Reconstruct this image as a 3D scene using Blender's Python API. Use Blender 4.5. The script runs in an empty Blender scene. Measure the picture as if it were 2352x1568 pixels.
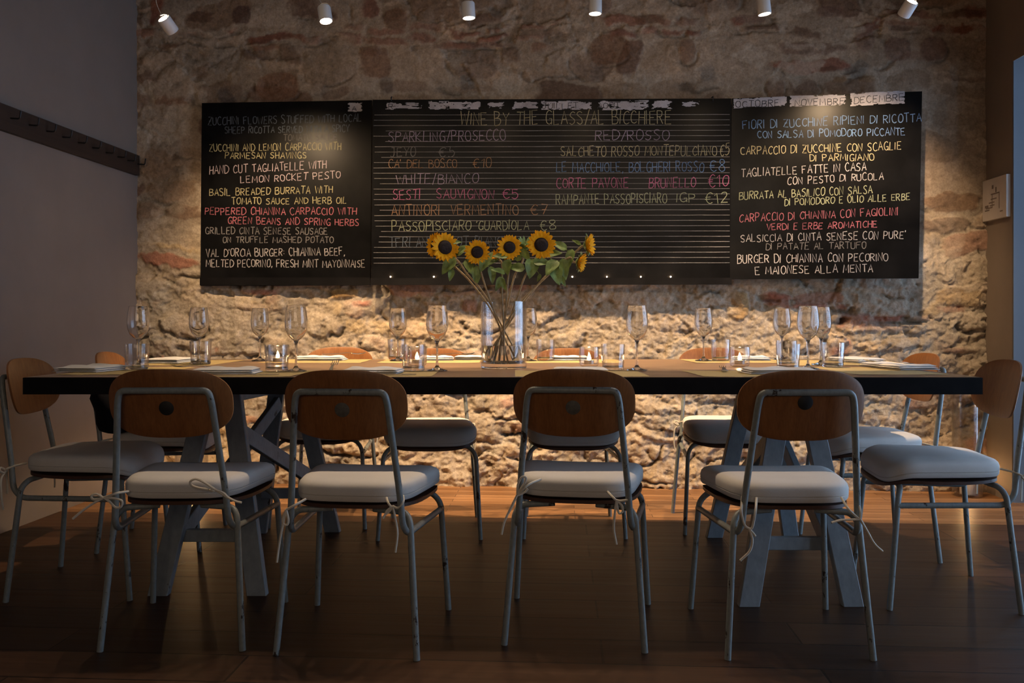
import bpy, math, random
import numpy as np
from mathutils import Vector, Matrix

random.seed(7)
RNG = np.random.default_rng(11)
SC = bpy.context.scene
COL = SC.collection

# ------------------------------------------------------------------ camera, world, exposure, big lights
FPX, CX, HY, ZC = 1900.0, 1176.0, 734.0, 0.927
cam_d = bpy.data.cameras.new('camera')
cam_d.sensor_width = 36.0
cam_d.lens = 36.0 * FPX / 2352.0
cam_d.shift_y = -(784.0 - HY) / 2352.0
cam_d.clip_start = 0.05
cam = bpy.data.objects.new('camera', cam_d)
cam.location = (0, 0, ZC)
cam.rotation_euler = (math.pi / 2, 0, 0)
COL.objects.link(cam)
SC.camera = cam

SC.view_settings.view_transform = 'Standard'
SC.view_settings.look = 'None'
SC.view_settings.gamma = 1.0
SC.view_settings.use_curve_mapping = False
SC.view_settings.exposure = 0.0
SC.cycles.sample_clamp_indirect = 4.0
SC.cycles.max_bounces = 12
SC.cycles.transmission_bounces = 12
SC.cycles.transparent_max_bounces = 16

world = bpy.data.worlds.new('dusk_sky')
SC.world = world
world.use_nodes = True
bg = world.node_tree.nodes['Background']
bg.inputs[0].default_value = (0.47, 0.68, 1.0, 1)
bg.inputs[1].default_value = 9.5


def add_light(name, kind, loc, energy, color, target=None, **kw):
    d = bpy.data.lights.new(name, kind)
    d.energy = energy
    d.color = color
    for k, v in kw.items():
        setattr(d, k, v)
    o = bpy.data.objects.new(name, d)
    o.location = loc
    if target is not None:
        o.rotation_euler = (Vector(target) - Vector(loc)).to_track_quat('-Z', 'Y').to_euler()
    COL.objects.link(o)
    return o


WARM = (1.0, 0.69, 0.40)
# unseen area light added behind the camera as soft fill on chair backs
add_light('rear_fill', 'AREA', (-0.2, -1.85, 1.7), 16.5, (1.0, 0.76, 0.56), (0.0, 2.6, 0.7), shape='RECTANGLE', size=2.8, size_y=1.1)

# unseen spots added: a row for the near cushions, another for boards and flowers
for sx in (-1.0, -.62, -.24, .14, .50, .82):
    add_light('near_row_spot', 'SPOT', (sx, 3.10, 2.50), 25.0, (1.0, 0.74, 0.50), (sx, 2.25, .40), spot_size=math.radians(66), spot_blend=.7, shadow_soft_size=.02)
for sx in (-1.1, 0.0, 1.1):
    add_light('board_fill_spot', 'SPOT', (sx, 0.35, 2.24), 52.0, (1.0, 0.77, 0.55), (sx * 1.1, 4.5, 1.62), spot_size=math.radians(44), spot_blend=.9, shadow_soft_size=.02)

LAMP_Y = 3.55


def P(px, py, d):
    return Vector(((px - CX) / FPX * d, d, ZC - (py - HY) / FPX * d))


# room frame: back wall runs along (1,-TB), left corner at CORNER
TB = 0.0577
CORNER = Vector((-2.14, 4.722, 0))
ROT = -math.atan(TB)
WX = Vector((math.cos(ROT), math.sin(ROT), 0))
WN = Vector((math.sin(ROT), -math.cos(ROT), 0))   # towards the room


def wall_pt(px, py, off=0.0):
    a = (px - CX) / FPX
    d = (CORNER.y + TB * CORNER.x - off) / (1 + TB * a)
    return P(px, py, d)


def wall_uz(px, py):
    p = wall_pt(px, py)
    return (p - CORNER).dot(WX), p.z


# ------------------------------------------------------------------ mesh helpers
class MB:
    def __init__(self):
        self.v = []
        self.f = []

    def add(self, vs, fs):
        n = len(self.v)
        self.v += [tuple(p) for p in vs]
        self.f += [tuple(i + n for i in f) for f in fs]
        return self

    def box(self, lo, hi, M=None):
        x0, y0, z0 = lo
        x1, y1, z1 = hi
        vs = [Vector(p) for p in ((x0, y0, z0), (x1, y0, z0), (x1, y1, z0), (x0, y1, z0), (x0, y0, z1), (x1, y0, z1), (x1, y1, z1), (x0, y1, z1))]
        if M:
            vs = [M @ p for p in vs]
        return self.add(vs, [(0, 3, 2, 1), (4, 5, 6, 7), (0, 1, 5, 4), (1, 2, 6, 5), (2, 3, 7, 6), (3, 0, 4, 7)])

    def bar(self, p0, p1, w, t, side):
        """board from p0 to p1, w wide along `side`, t thick"""
        p0, p1 = Vector(p0), Vector(p1)
        ax = (p1 - p0).normalized()
        s = Vector(side)
        s = (s - ax * s.dot(ax)).normalized()
        n = ax.cross(s)
        vs = []
        b = min(w, t) * 0.08
        prof = [(-w / 2 + b, -t / 2), (w / 2 - b, -t / 2), (w / 2, -t / 2 + b), (w / 2, t / 2 - b), (w / 2 - b, t / 2), (-w / 2 + b, t / 2), (-w / 2, t / 2 - b), (-w / 2, -t / 2 + b)]
        for p in (p0, p1):
            for a, c in prof:
                vs.append(p + s * a + n * c)
        fs = [tuple(range(7, -1, -1)), tuple(range(8, 16))]
        for i in range(8):
            j = (i + 1) % 8
            fs.append((i, j, 8 + j, 8 + i))
        return self.add(vs, fs)

    def tube(self, pts, r, seg=8, caps=True):
        pts = [Vector(p) for p in pts]
        rs = r if isinstance(r, (list, tuple)) else [r] * len(pts)
        n = len(pts)
        vs, fs = [], []
        nrm = None
        for i, p in enumerate(pts):
            t = (pts[min(i + 1, n - 1)] - pts[max(i - 1, 0)]).normalized()
            if nrm is None:
                nrm = t.orthogonal().normalized()
            else:
                nrm = (nrm - t * nrm.dot(t))
                nrm = nrm.normalized() if nrm.length > 1e-6 else t.orthogonal().normalized()
            b = t.cross(nrm)
            for k in range(seg):
                a = 2 * math.pi * k / seg
                vs.append(p + (nrm * math.cos(a) + b * math.sin(a)) * rs[i])
        for i in range(n - 1):
            for k in range(seg):
                k2 = (k + 1) % seg
                fs.append((i * seg + k, i * seg + k2, (i + 1) * seg + k2, (i + 1) * seg + k))
        if caps:
            fs.append(tuple(range(seg - 1, -1, -1)))
            fs.append(tuple((n - 1) * seg + k for k in range(seg)))
        return self.add(vs, fs)

    def lathe(self, prof, seg=32, M=None):
        """prof: (r,z) list, a closed skin when it starts and ends at r=0"""
        vs, fs, rings = [], [], []
        for r, z in prof:
            if r < 1e-6:
                rings.append([len(vs)])
                vs.append(Vector((0, 0, z)))
            else:
                rings.append(list(range(len(vs), len(vs) + seg)))
                for k in range(seg):
                    a = 2 * math.pi * k / seg
                    vs.append(Vector((r * math.cos(a), r * math.sin(a), z)))
        for A, B in zip(rings[:-1], rings[1:]):
            for k in range(seg):
                k2 = (k + 1) % seg
                if len(A) == 1 and len(B) == 1:
                    continue
                if len(A) == 1:
                    fs.append((A[0], B[k2], B[k]))
                elif len(B) == 1:
                    fs.append((A[k], A[k2], B[0]))
                else:
                    fs.append((A[k], A[k2], B[k2], B[k]))
        if M:
            vs = [M @ p for p in vs]
        return self.add(vs, fs)

    def prism(self, poly, front, back):
        """poly: 2-D list; front/back: functions (x,y)->3-D"""
        n = len(poly)
        vs = [front(*p) for p in poly] + [back(*p) for p in poly]
        fs = [tuple(range(n)), tuple(range(2 * n - 1, n - 1, -1))]
        for i in range(n):
            j = (i + 1) % n
            fs.append((i, n + i, n + j, j))
        return self.add(vs, fs)


def mesh(name, mb, smooth=True):
    me = bpy.data.meshes.new(name)
    me.from_pydata([tuple(p) for p in mb.v], [], mb.f)
    me.validate()
    if smooth:
        me.polygons.foreach_set('use_smooth', [True] * len(me.polygons))
        try:
            me.set_sharp_from_angle(angle=math.radians(38))
        except Exception:
            pass
    return me


def obj(name, mb, material, parent=None, smooth=True, loc=None):
    me = mesh(name, mb, smooth)
    if loc is not None:
        me.transform(Matrix.Translation(-Vector(loc)))
    o = bpy.data.objects.new(name, me)
    COL.objects.link(o)
    if material:
        me.materials.append(material)
    if parent:
        o.parent = parent
    if loc is not None:
        o.location = loc
    return o


def tag(o, label=None, cat=None, group=None, kind=None):
    if label:
        o['label'] = label
    if cat:
        o['category'] = cat
    if group:
        o['group'] = group
    if kind:
        o['kind'] = kind
    return o


def empty(name, loc, rz=0.0):
    o = bpy.data.objects.new(name, None)
    o.empty_display_size = 0.1
    o.location = loc
    o.rotation_euler = (0, 0, rz)
    COL.objects.link(o)
    return o


def copy_tree(o, parent=None):
    c = o.copy()
    COL.objects.link(c)
    c.parent = parent
    for ch in [x for x in bpy.data.objects if x.parent == o]:
        copy_tree(ch, c)
    return c


def catmull(pts, n=6):
    pts = [Vector(p) for p in pts]
    if len(pts) < 3:
        return pts
    out = []
    e = [pts[0] * 2 - pts[1]] + pts + [pts[-1] * 2 - pts[-2]]
    for i in range(1, len(e) - 2):
        a, b, c, d = e[i - 1], e[i], e[i + 1], e[i + 2]
        for k in range(n):
            t = k / n
            out.append(0.5 * ((2 * b) + (c - a) * t + (2 * a - 5 * b + 4 * c - d) * t * t + (3 * b - 3 * c + d - a) * t ** 3))
    out.append(pts[-1])
    return out


def rounded(pts, rad, n=5):
    """polyline with its corners rounded"""
    pts = [Vector(p) for p in pts]
    out = [pts[0]]
    for a, b, c in zip(pts[:-2], pts[1:-1], pts[2:]):
        r = min(rad, (a - b).length * .48, (c - b).length * .48)
        s, e = b + (a - b).normalized() * r, b + (c - b).normalized() * r
        for k in range(n + 1):
            t = k / n
            out.append((1 - t) ** 2 * s + 2 * t * (1 - t) * b + t * t * e)
    out.append(pts[-1])
    return out


# ------------------------------------------------------------------ materials
def new_mat(name):
    m = bpy.data.materials.new(name)
    m.use_nodes = True
    nt = m.node_tree
    b = nt.nodes['Principled BSDF']
    return m, nt, b


def N(nt, kind, **kw):
    n = nt.nodes.new(kind)
    for k, v in kw.items():
        if k.startswith('i_'):
            key = k[2:]
            n.inputs[int(key) if key.isdigit() else key.replace('_', ' ')].default_value = v
        else:
            setattr(n, k, v)
    return n


def L(nt, a, b):
    nt.links.new(a, b)


def rgba(c):
    return (c[0], c[1], c[2], 1.0)


def mix(nt, fac, a, b, blend='MIX'):
    n = nt.nodes.new('ShaderNodeMix')
    n.data_type = 'RGBA'
    n.blend_type = blend
    for s, v in ((n.inputs[0], fac), (n.inputs[6], a), (n.inputs[7], b)):
        if isinstance(v, bpy.types.NodeSocket):
            L(nt, v, s)
        elif isinstance(v, (int, float)):
            s.default_value = v
        else:
            s.default_value = rgba(v)
    return n.outputs[2]


def ramp(nt, src, p0, p1, c0=(0, 0, 0), c1=(1, 1, 1)):
    n = nt.nodes.new('ShaderNodeValToRGB')
    n.color_ramp.elements[0].position = p0
    n.color_ramp.elements[1].position = p1
    n.color_ramp.elements[0].color = rgba(c0)
    n.color_ramp.elements[1].color = rgba(c1)
    L(nt, src, n.inputs[0])
    return n.outputs[0]


def coords(nt, scale=(1, 1, 1), rand=0.0):
    tc = nt.nodes.new('ShaderNodeTexCoord')
    mp = nt.nodes.new('ShaderNodeMapping')
    mp.inputs['Scale'].default_value = scale
    L(nt, tc.outputs['Object'], mp.inputs['Vector'])
    if rand:
        oi = nt.nodes.new('ShaderNodeObjectInfo')
        mu = N(nt, 'ShaderNodeMath', operation='MULTIPLY')
        mu.inputs[1].default_value = rand
        L(nt, oi.outputs['Random'], mu.inputs[0])
        L(nt, mu.outputs[0], mp.inputs['Location'])
    return mp.outputs[0]


def noise(nt, vec, scale, detail=4.0, rough=0.6):
    n = N(nt, 'ShaderNodeTexNoise')
    n.inputs['Scale'].default_value = scale
    n.inputs['Detail'].default_value = detail
    n.inputs['Roughness'].default_value = rough
    L(nt, vec, n.inputs['Vector'])
    return n.outputs['Fac']


def bump(nt, b, h, strength, dist=0.002):
    n = nt.nodes.new('ShaderNodeBump')
    n.inputs['Strength'].default_value = strength
    n.inputs['Distance'].default_value = dist
    L(nt, h, n.inputs['Height'])
    L(nt, n.outputs[0], b.inputs['Normal'])


def simple(name, c, rough=0.6, metal=0.0, var=0.0, scale=30.0, bmp=0.0, spec=0.5):
    m, nt, b = new_mat(name)
    b.inputs['Roughness'].default_value = rough
    b.inputs['Metallic'].default_value = metal
    b.inputs['Specular IOR Level'].default_value = spec
    v = coords(nt)
    n = noise(nt, v, scale)
    if var:
        d = tuple(x * (1 - var) for x in c)
        l = tuple(min(1, x * (1 + var)) for x in c)
        L(nt, ramp(nt, n, .3, .7, d, l), b.inputs['Base Color'])
    else:
        b.inputs['Base Color'].default_value = rgba(c)
    if bmp:
        bump(nt, b, n, bmp)
    return m


def emit(name, c, s):
    m, nt, b = new_mat(name)
    b.inputs['Base Color'].default_value = rgba(c)
    b.inputs['Emission Color'].default_value = rgba(c)
    b.inputs['Emission Strength'].default_value = s
    return m


def glass_mat(name, tint=(1, 1, 1), rough=0.0, ior=1.45):
    m, nt, b = new_mat(name)
    g = nt.nodes.new('ShaderNodeBsdfGlass')
    g.inputs['Color'].default_value = rgba(tint)
    g.inputs['Roughness'].default_value = rough
    g.inputs['IOR'].default_value = ior
    gl = nt.nodes.new('ShaderNodeBsdfGlossy')
    gl.inputs['Roughness'].default_value = 0.06
    mx = nt.nodes.new('ShaderNodeMixShader')
    mx.inputs[0].default_value = 0.015
    L(nt, g.outputs[0], mx.inputs[1])
    L(nt, gl.outputs[0], mx.inputs[2])
    L(nt, mx.outputs[0], nt.nodes['Material Output'].inputs['Surface'])
    return m


def thin_glass(name, tint=(0.97, 0.97, 0.97), ior=1.45):
    """thin walled glass: reflects by fresnel, lets the rest straight through"""
    m, nt, b = new_mat(name)
    t = nt.nodes.new('ShaderNodeBsdfTransparent')
    t.inputs[0].default_value = rgba(tint)
    g = nt.nodes.new('ShaderNodeBsdfGlossy')
    g.inputs['Roughness'].default_value = 0.02
    lw = nt.nodes.new('ShaderNodeLayerWeight')
    lw.inputs[0].default_value = 0.5
    pw = N(nt, 'ShaderNodeMath', operation='POWER')
    L(nt, lw.outputs['Facing'], pw.inputs[0])
    pw.inputs[1].default_value = 1.8
    fr = N(nt, 'ShaderNodeMath', operation='MULTIPLY_ADD')
    L(nt, pw.outputs[0], fr.inputs[0])
    fr.inputs[1].default_value = 0.68
    fr.inputs[2].default_value = 0.05
    mx = nt.nodes.new('ShaderNodeMixShader')
    L(nt, fr.outputs[0], mx.inputs[0])
    L(nt, t.outputs[0], mx.inputs[1])
    L(nt, g.outputs[0], mx.inputs[2])
    L(nt, mx.outputs[0], nt.nodes['Material Output'].inputs['Surface'])
    return m


def wood(name, dark, light, along='X', scale=1.0, rough=0.45, rand=0.0, grain=22.0, bmp=0.15):
    m, nt, b = new_mat(name)
    sc = {'X': (0.9, grain, grain), 'Z': (grain, grain, 0.9), 'Y': (grain, 0.9, grain)}[along]
    v = coords(nt, tuple(s * scale for s in sc), rand)
    n1 = noise(nt, v, 1.6, 6.0, 0.65)
    n2 = noise(nt, v, 7.0, 3.0, 0.7)
    c = ramp(nt, n1, .32, .68, dark, light)
    c = mix(nt, 0.35, c, ramp(nt, n2, .35, .7, tuple(x * .6 for x in dark), light))
    L(nt, c, b.inputs['Base Color'])
    b.inputs['Roughness'].default_value = rough
    bump(nt, b, n2, bmp, 0.001)
    return m


def chipped(name, paint, under, amount=0.62, scale=22.0, rough=0.4, rand=7.0, metal=0.0):
    m, nt, b = new_mat(name)
    v = coords(nt, (1, 1, 0.55), rand)
    n = noise(nt, v, scale, 5.0, 0.7)
    n2 = noise(nt, v, scale * 5, 3.0, 0.6)
    f = ramp(nt, n, amount, amount + 0.03)
    c = mix(nt, ramp(nt, n2, .3, .75), tuple(x * .82 for x in paint), tuple(min(1, x * 1.12) for x in paint))
    L(nt, mix(nt, f, c, under), b.inputs['Base Color'])
    b.inputs['Roughness'].default_value = rough
    b.inputs['Metallic'].default_value = metal
    bump(nt, b, f, 0.25, 0.001)
    return m


def fabric(name, c, scale=420.0, rough=0.9):
    m, nt, b = new_mat(name)
    v = coords(nt)
    n = noise(nt, v, scale, 2.0, 0.6)
    n2 = noise(nt, v, 6.0, 3.0, 0.5)
    cc = mix(nt, ramp(nt, n2, .35, .7), tuple(x * .88 for x in c), c)
    L(nt, mix(nt, 0.2, cc, ramp(nt, n, .3, .7, tuple(x * .7 for x in c), c)), b.inputs['Base Color'])
    b.inputs['Roughness'].default_value = rough
    b.inputs['Specular IOR Level'].default_value = 0.15
    bump(nt, b, n, 0.2, 0.0008)
    return m


M_glass = glass_mat('clear_glass')
M_thin = thin_glass('thin_clear_glass')
M_pane = thin_glass('window_glass', (0.95, 0.97, 0.98), 1.25)
M_paint = chipped('grey_green_painted_steel', (0.235, 0.26, 0.255), (0.03, 0.018, 0.012), 0.605)
M_ply = wood('orange_plywood', (0.20, 0.072, 0.02), (0.31, 0.125, 0.038), 'Z', 1.0, 0.42, 5.0, 30.0)
M_seatply = wood('dark_plywood', (0.05, 0.019, 0.010), (0.09, 0.034, 0.016), 'X', 1.0, 0.45, 5.0)
M_cushion = fabric('off_white_cotton', (0.70, 0.67, 0.63))
M_tie = fabric('cream_cotton_tape', (0.72, 0.66, 0.55), 600)
M_dark = simple('worn_black', (0.012, 0.011, 0.011), 0.6, 0, .3, 60)
M_grey_mark = simple('grey_plug', (0.11, 0.105, 0.095), 0.6, 0, .2, 90)
M_tabletop = wood('oiled_table_planks', (0.125, 0.073, 0.043), (0.30, 0.19, 0.115), 'X', 1.0, 0.33, 0.0, 26.0)
M_tableedge = simple('blackened_table_edge', (0.007, 0.006, 0.0065), 0.7, 0, .4, 14, .2, .12)
M_trestle = chipped('grey_blue_painted_wood', (0.25, 0.28, 0.30), (0.03, 0.024, 0.02), 0.66, 9.0, 0.6, 3.0)
M_board = simple('blackboard_paint', (0.0055, 0.0053, 0.0056), 0.29, 0, .5, 5.0, 0, 0.07)
M_ledge = simple('black_board_ledge', (0.007, 0.0065, 0.007), 0.4, 0, .3, 9.0, 0, .08)
M_napkin = fabric('white_linen', (0.74, 0.73, 0.72), 500)
M_mat = simple('straw_yellow_paper', (0.40, 0.30, 0.125), 0.8, 0, .06, 240)
M_steel = simple('polished_steel', (0.62, 0.60, 0.57), 0.18, 1.0)
M_lampwhite = simple('matt_white_lamp', (0.55, 0.54, 0.55), 0.55)
M_wire = simple('bare_cable', (0.55, 0.53, 0.5), 0.35, .6)
M_bulb = emit('lit_lamp_face', (1.0, 0.83, 0.60), 22.0)
M_flame = emit('candle_flame', (1.0, 0.62, 0.28), 170.0)
M_flame_big = emit('lantern_flame', (1.0, 0.58, 0.24), 420.0)
M_wax = simple('white_wax', (0.8, 0.74, 0.64), 0.5)
M_tin = simple('tealight_cup', (0.6, 0.58, 0.55), 0.3, 1.0)
M_glow_point = emit('tiny_warm_glow', (1.0, 0.66, 0.36), 170.0)
M_stem = simple('sunflower_stem', (0.33, 0.25, 0.14), 0.6, 0, .35, 60, .3)
M_leaf = simple('sunflower_leaf', (0.18, 0.26, 0.07), 0.55, 0, .5, 34, .2)
M_sepal = simple('green_sepal', (0.24, 0.33, 0.11), 0.6, 0, .35, 60)
M_petal = simple('yellow_petal', (0.86, 0.40, 0.008), 0.6, 0, .14, 60, 0, .15)
M_disc = simple('dark_flower_disc', (0.016, 0.008, 0.007), 0.85, 0, .6, 160, .6)
M_iron = simple('black_iron', (0.012, 0.011, 0.012), 0.5, .4)
M_rackwood = wood('dark_coat_rack_wood', (0.020, 0.011, 0.007), (0.04, 0.022, 0.013), 'Y', 1.0, .6)
M_bag = fabric('black_cloth', (0.010, 0.010, 0.014), 300)
M_sign = simple('off_white_print', (0.45, 0.40, 0.36), 0.6, 0, .05, 20)
M_signink = simple('faded_print_ink', (0.16, 0.12, 0.10), 0.7)
M_plaster = simple('warm_grey_plaster', (0.195, 0.162, 0.142), 0.75, 0, .07, 3.0, .15)
M_plaster_r = simple('brown_grey_plaster', (0.185, 0.145, 0.112), 0.8, 0, .08, 4.0, .15)
M_jamb = simple('painted_window_reveal', (0.15, 0.18, 0.22), 0.6, 0, .03, 6.0)
M_ceil = simple('dark_ceiling_boards', (0.085, 0.07, 0.06), 0.85)
M_backwall = simple('dark_back_wall', (0.06, 0.052, 0.048), 0.85)
M_frame = simple('grey_window_frame', (0.10, 0.10, 0.11), 0.5)

# ------------------------------------------------------------------ floor
def floor_material():
    m, nt, b = new_mat('oiled_plank_floor')
    v = coords(nt)
    br = N(nt, 'ShaderNodeTexBrick')
    br.offset = 0.37
    br.offset_frequency = 2
    br.squash = 1.0
    L(nt, v, br.inputs['Vector'])
    br.inputs['Scale'].default_value = 1.0
    br.inputs['Brick Width'].default_value = 1.55
    br.inputs['Row Height'].default_value = 0.168
    br.inputs['Mortar Size'].default_value = 0.0036
    br.inputs['Mortar Smooth'].default_value = 0.2
    br.inputs['Bias'].default_value = 0.0
    br.inputs['Color1'].default_value = (0.048, 0.023, 0.0125, 1)
    br.inputs['Color2'].default_value = (0.088, 0.043, 0.0225, 1)
    br.inputs['Mortar'].default_value = (0.02, 0.010, 0.006, 1)
    # a border of narrow, lighter boards along the stone wall
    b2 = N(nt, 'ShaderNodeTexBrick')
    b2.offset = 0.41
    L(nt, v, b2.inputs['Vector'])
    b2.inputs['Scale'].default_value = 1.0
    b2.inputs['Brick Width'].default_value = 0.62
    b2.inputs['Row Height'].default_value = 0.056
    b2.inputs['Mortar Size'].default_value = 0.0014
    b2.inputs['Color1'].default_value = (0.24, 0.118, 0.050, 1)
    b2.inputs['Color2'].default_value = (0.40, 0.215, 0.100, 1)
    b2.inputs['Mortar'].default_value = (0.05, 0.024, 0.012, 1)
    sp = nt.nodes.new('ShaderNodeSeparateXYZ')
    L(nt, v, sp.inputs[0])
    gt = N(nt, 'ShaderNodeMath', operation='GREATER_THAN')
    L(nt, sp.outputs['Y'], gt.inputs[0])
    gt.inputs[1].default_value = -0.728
    v2 = coords(nt, (0.8, 20, 1))
    g1 = noise(nt, v2, 1.7, 6.0, 0.65)
    v3 = coords(nt, (2.2, 60, 1))
    g2 = noise(nt, v3, 1.5, 3.0, 0.6)
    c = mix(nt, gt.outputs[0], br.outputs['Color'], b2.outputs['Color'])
    c = mix(nt, 0.75, c, ramp(nt, g1, .25, .75, (.45, .42, .40), (1.15, 1.15, 1.15)), 'MULTIPLY')
    c = mix(nt, 0.45, c, ramp(nt, g2, .3, .7, (.55, .5, .48), (1.1, 1.1, 1.1)), 'MULTIPLY')
    L(nt, c, b.inputs['Base Color'])
    b.inputs['Specular IOR Level'].default_value = 0.22
    r = ramp(nt, g1, .3, .8, (.36, .36, .36), (.55, .55, .55))
    L(nt, r, b.inputs['Roughness'])
    inv = N(nt, 'ShaderNodeMath', operation='SUBTRACT')
    inv.inputs[0].default_value = 1.0
    L(nt, br.outputs['Fac'], inv.inputs[1])
    bump(nt, b, inv.outputs[0], 0.4, 0.003)
    return m


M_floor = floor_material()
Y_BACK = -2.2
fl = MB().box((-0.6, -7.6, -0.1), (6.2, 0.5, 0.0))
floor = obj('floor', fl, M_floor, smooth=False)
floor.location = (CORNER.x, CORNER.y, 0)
floor.rotation_euler = (0, 0, ROT)
tag(floor, kind='structure')
ce = MB().box((-0.6, -7.6, 2.92), (6.2, 0.5, 3.02))
ceiling = obj('ceiling', ce, M_ceil, smooth=False)
ceiling.location = floor.location
ceiling.rotation_euler = (0, 0, ROT)
tag(ceiling, kind='structure')

# left wall (leans slightly off square)
TLW = 0.068
def leftwall_x(y):
    return CORNER.x - TLW * (CORNER.y - y)
LW = Matrix.Translation(CORNER) @ Matrix.Rotation(-math.atan(TLW), 4, 'Z')   # local +y runs along the wall, +x to the room
wl = MB().box((-0.15, -7.2, 0.0), (0.0, 0.35, 2.92))
wall_left = obj('wall_left', wl, M_plaster, smooth=False)
wall_left.matrix_world = LW
tag(wall_left, kind='structure')

# right wall, square to the back wall, with a tall glazed opening
RC = P(2265, HY, 4.452)
RC.z = 0
RW = Matrix.Translation(RC) @ Matrix.Rotation(ROT, 4, 'Z')      # local -y towards the viewer, +x out of the room
JY = -(RC.y - 4.196) / math.cos(ROT)
OY0, OY1, OZ0, OZ1, TH = -3.05, JY, 0.0, 2.235, 0.42
def rwobj(name, mb, m, parent=None, kind='structure'):
    o = obj(name, mb, m, parent, smooth=False)
    if parent is None:
        o.matrix_world = RW
        tag(o, kind=kind)
    return o
wr = MB()
wr.box((0, OY1, 0), (TH, 0.35, 2.92))
wr.box((0, -6.8, 0), (TH, OY0, 2.92))
vs = [(0, OY0, OZ1), (0, OY1, OZ1), (0, OY1, 2.92), (0, OY0, 2.92), (TH, OY0, OZ1 + .20), (TH, OY1, OZ1 + .20), (TH, OY1, 2.92), (TH, OY0, 2.92)]
wr.add(vs, [(0, 1, 2, 3), (7, 6, 5, 4), (0, 4, 5, 1), (3, 2, 6, 7), (1, 5, 6, 2), (0, 3, 7, 4)])
wall_right = rwobj('wall_right', wr, M_plaster_r)
rv = MB().box((0.004, OY1 - 0.006, 0.0), (TH, OY1 - 0.0005, OZ1 + .004))
rv.add([(0.004, OY1 - .006, OZ1 + .004), (TH, OY1 - .006, OZ1 + .004), (TH, OY1 - .006, OZ1 + .19)], [(0, 1, 2)])
trim = rwobj('trim_1', rv, M_jamb)
win = MB()
for k in range(9):
    a = OY0 + .10 + (OY1 - .14 - OY0 - .10) * k / 8
    win.box((TH - .09, a - .075, 0.0), (TH - .03, a + .075, OZ1 + .16))
win.box((TH - .09, OY0, 0.0), (TH - .03, OY1 - .01, .07))
win.box((TH - .09, OY0, OZ1 + .09), (TH - .03, OY1 - .01, OZ1 + .16))
window_1 = rwobj('window_1', win, M_frame)
pane = MB().box((TH - .064, OY0 + .01, .05), (TH - .058, OY1 - .02, OZ1 + .12))
rwobj('pane', pane, M_pane, window_1)
por = bpy.data.lights.new('window_portal', 'AREA')
por.shape = 'RECTANGLE'
por.size = OY1 - OY0
por.size_y = OZ1 - OZ0
por.cycles.is_portal = True
po = bpy.data.objects.new('window_portal', por)
COL.objects.link(po)
pc = RW @ Vector((TH + .05, (OY0 + OY1) / 2, (OZ0 + OZ1 + .2) / 2))
po.location = pc
po.rotation_euler = (-(WX)).to_track_quat('-Z', 'Z').to_euler()

# wall behind the camera
wf = MB().box((-0.6, -7.0, 0), (6.2, -6.85, 2.92))
wall_front = obj('wall_front', wf, M_backwall, smooth=False)
wall_front.location = floor.location
wall_front.rotation_euler = (0, 0, ROT)
tag(wall_front, kind='structure')


# ------------------------------------------------------------------ rubble stone back wall
def vnoise(x, y, seed):
    r = np.random.default_rng(seed)
    T = r.random((256, 256))
    xi, yi = np.floor(x).astype(int), np.floor(y).astype(int)
    fx, fy = x - xi, y - yi
    fx = fx * fx * (3 - 2 * fx)
    fy = fy * fy * (3 - 2 * fy)
    g = lambda a, b: T[a & 255, b & 255]
    return (g(xi, yi) * (1 - fx) + g(xi + 1, yi) * fx) * (1 - fy) + (g(xi, yi + 1) * (1 - fx) + g(xi + 1, yi + 1) * fx) * fy


def fbm(x, y, seed, octv=4, gain=0.5):
    s, a, t = 0, 1.0, 0
    for o in range(octv):
        s = s + a * vnoise(x * 2 ** o, y * 2 ** o, seed + o)
        t += a
        a *= gain
    return s / t


def sstep(a, b, x):
    t = np.clip((x - a) / (b - a), 0, 1)
    return t * t * (3 - 2 * t)


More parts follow.
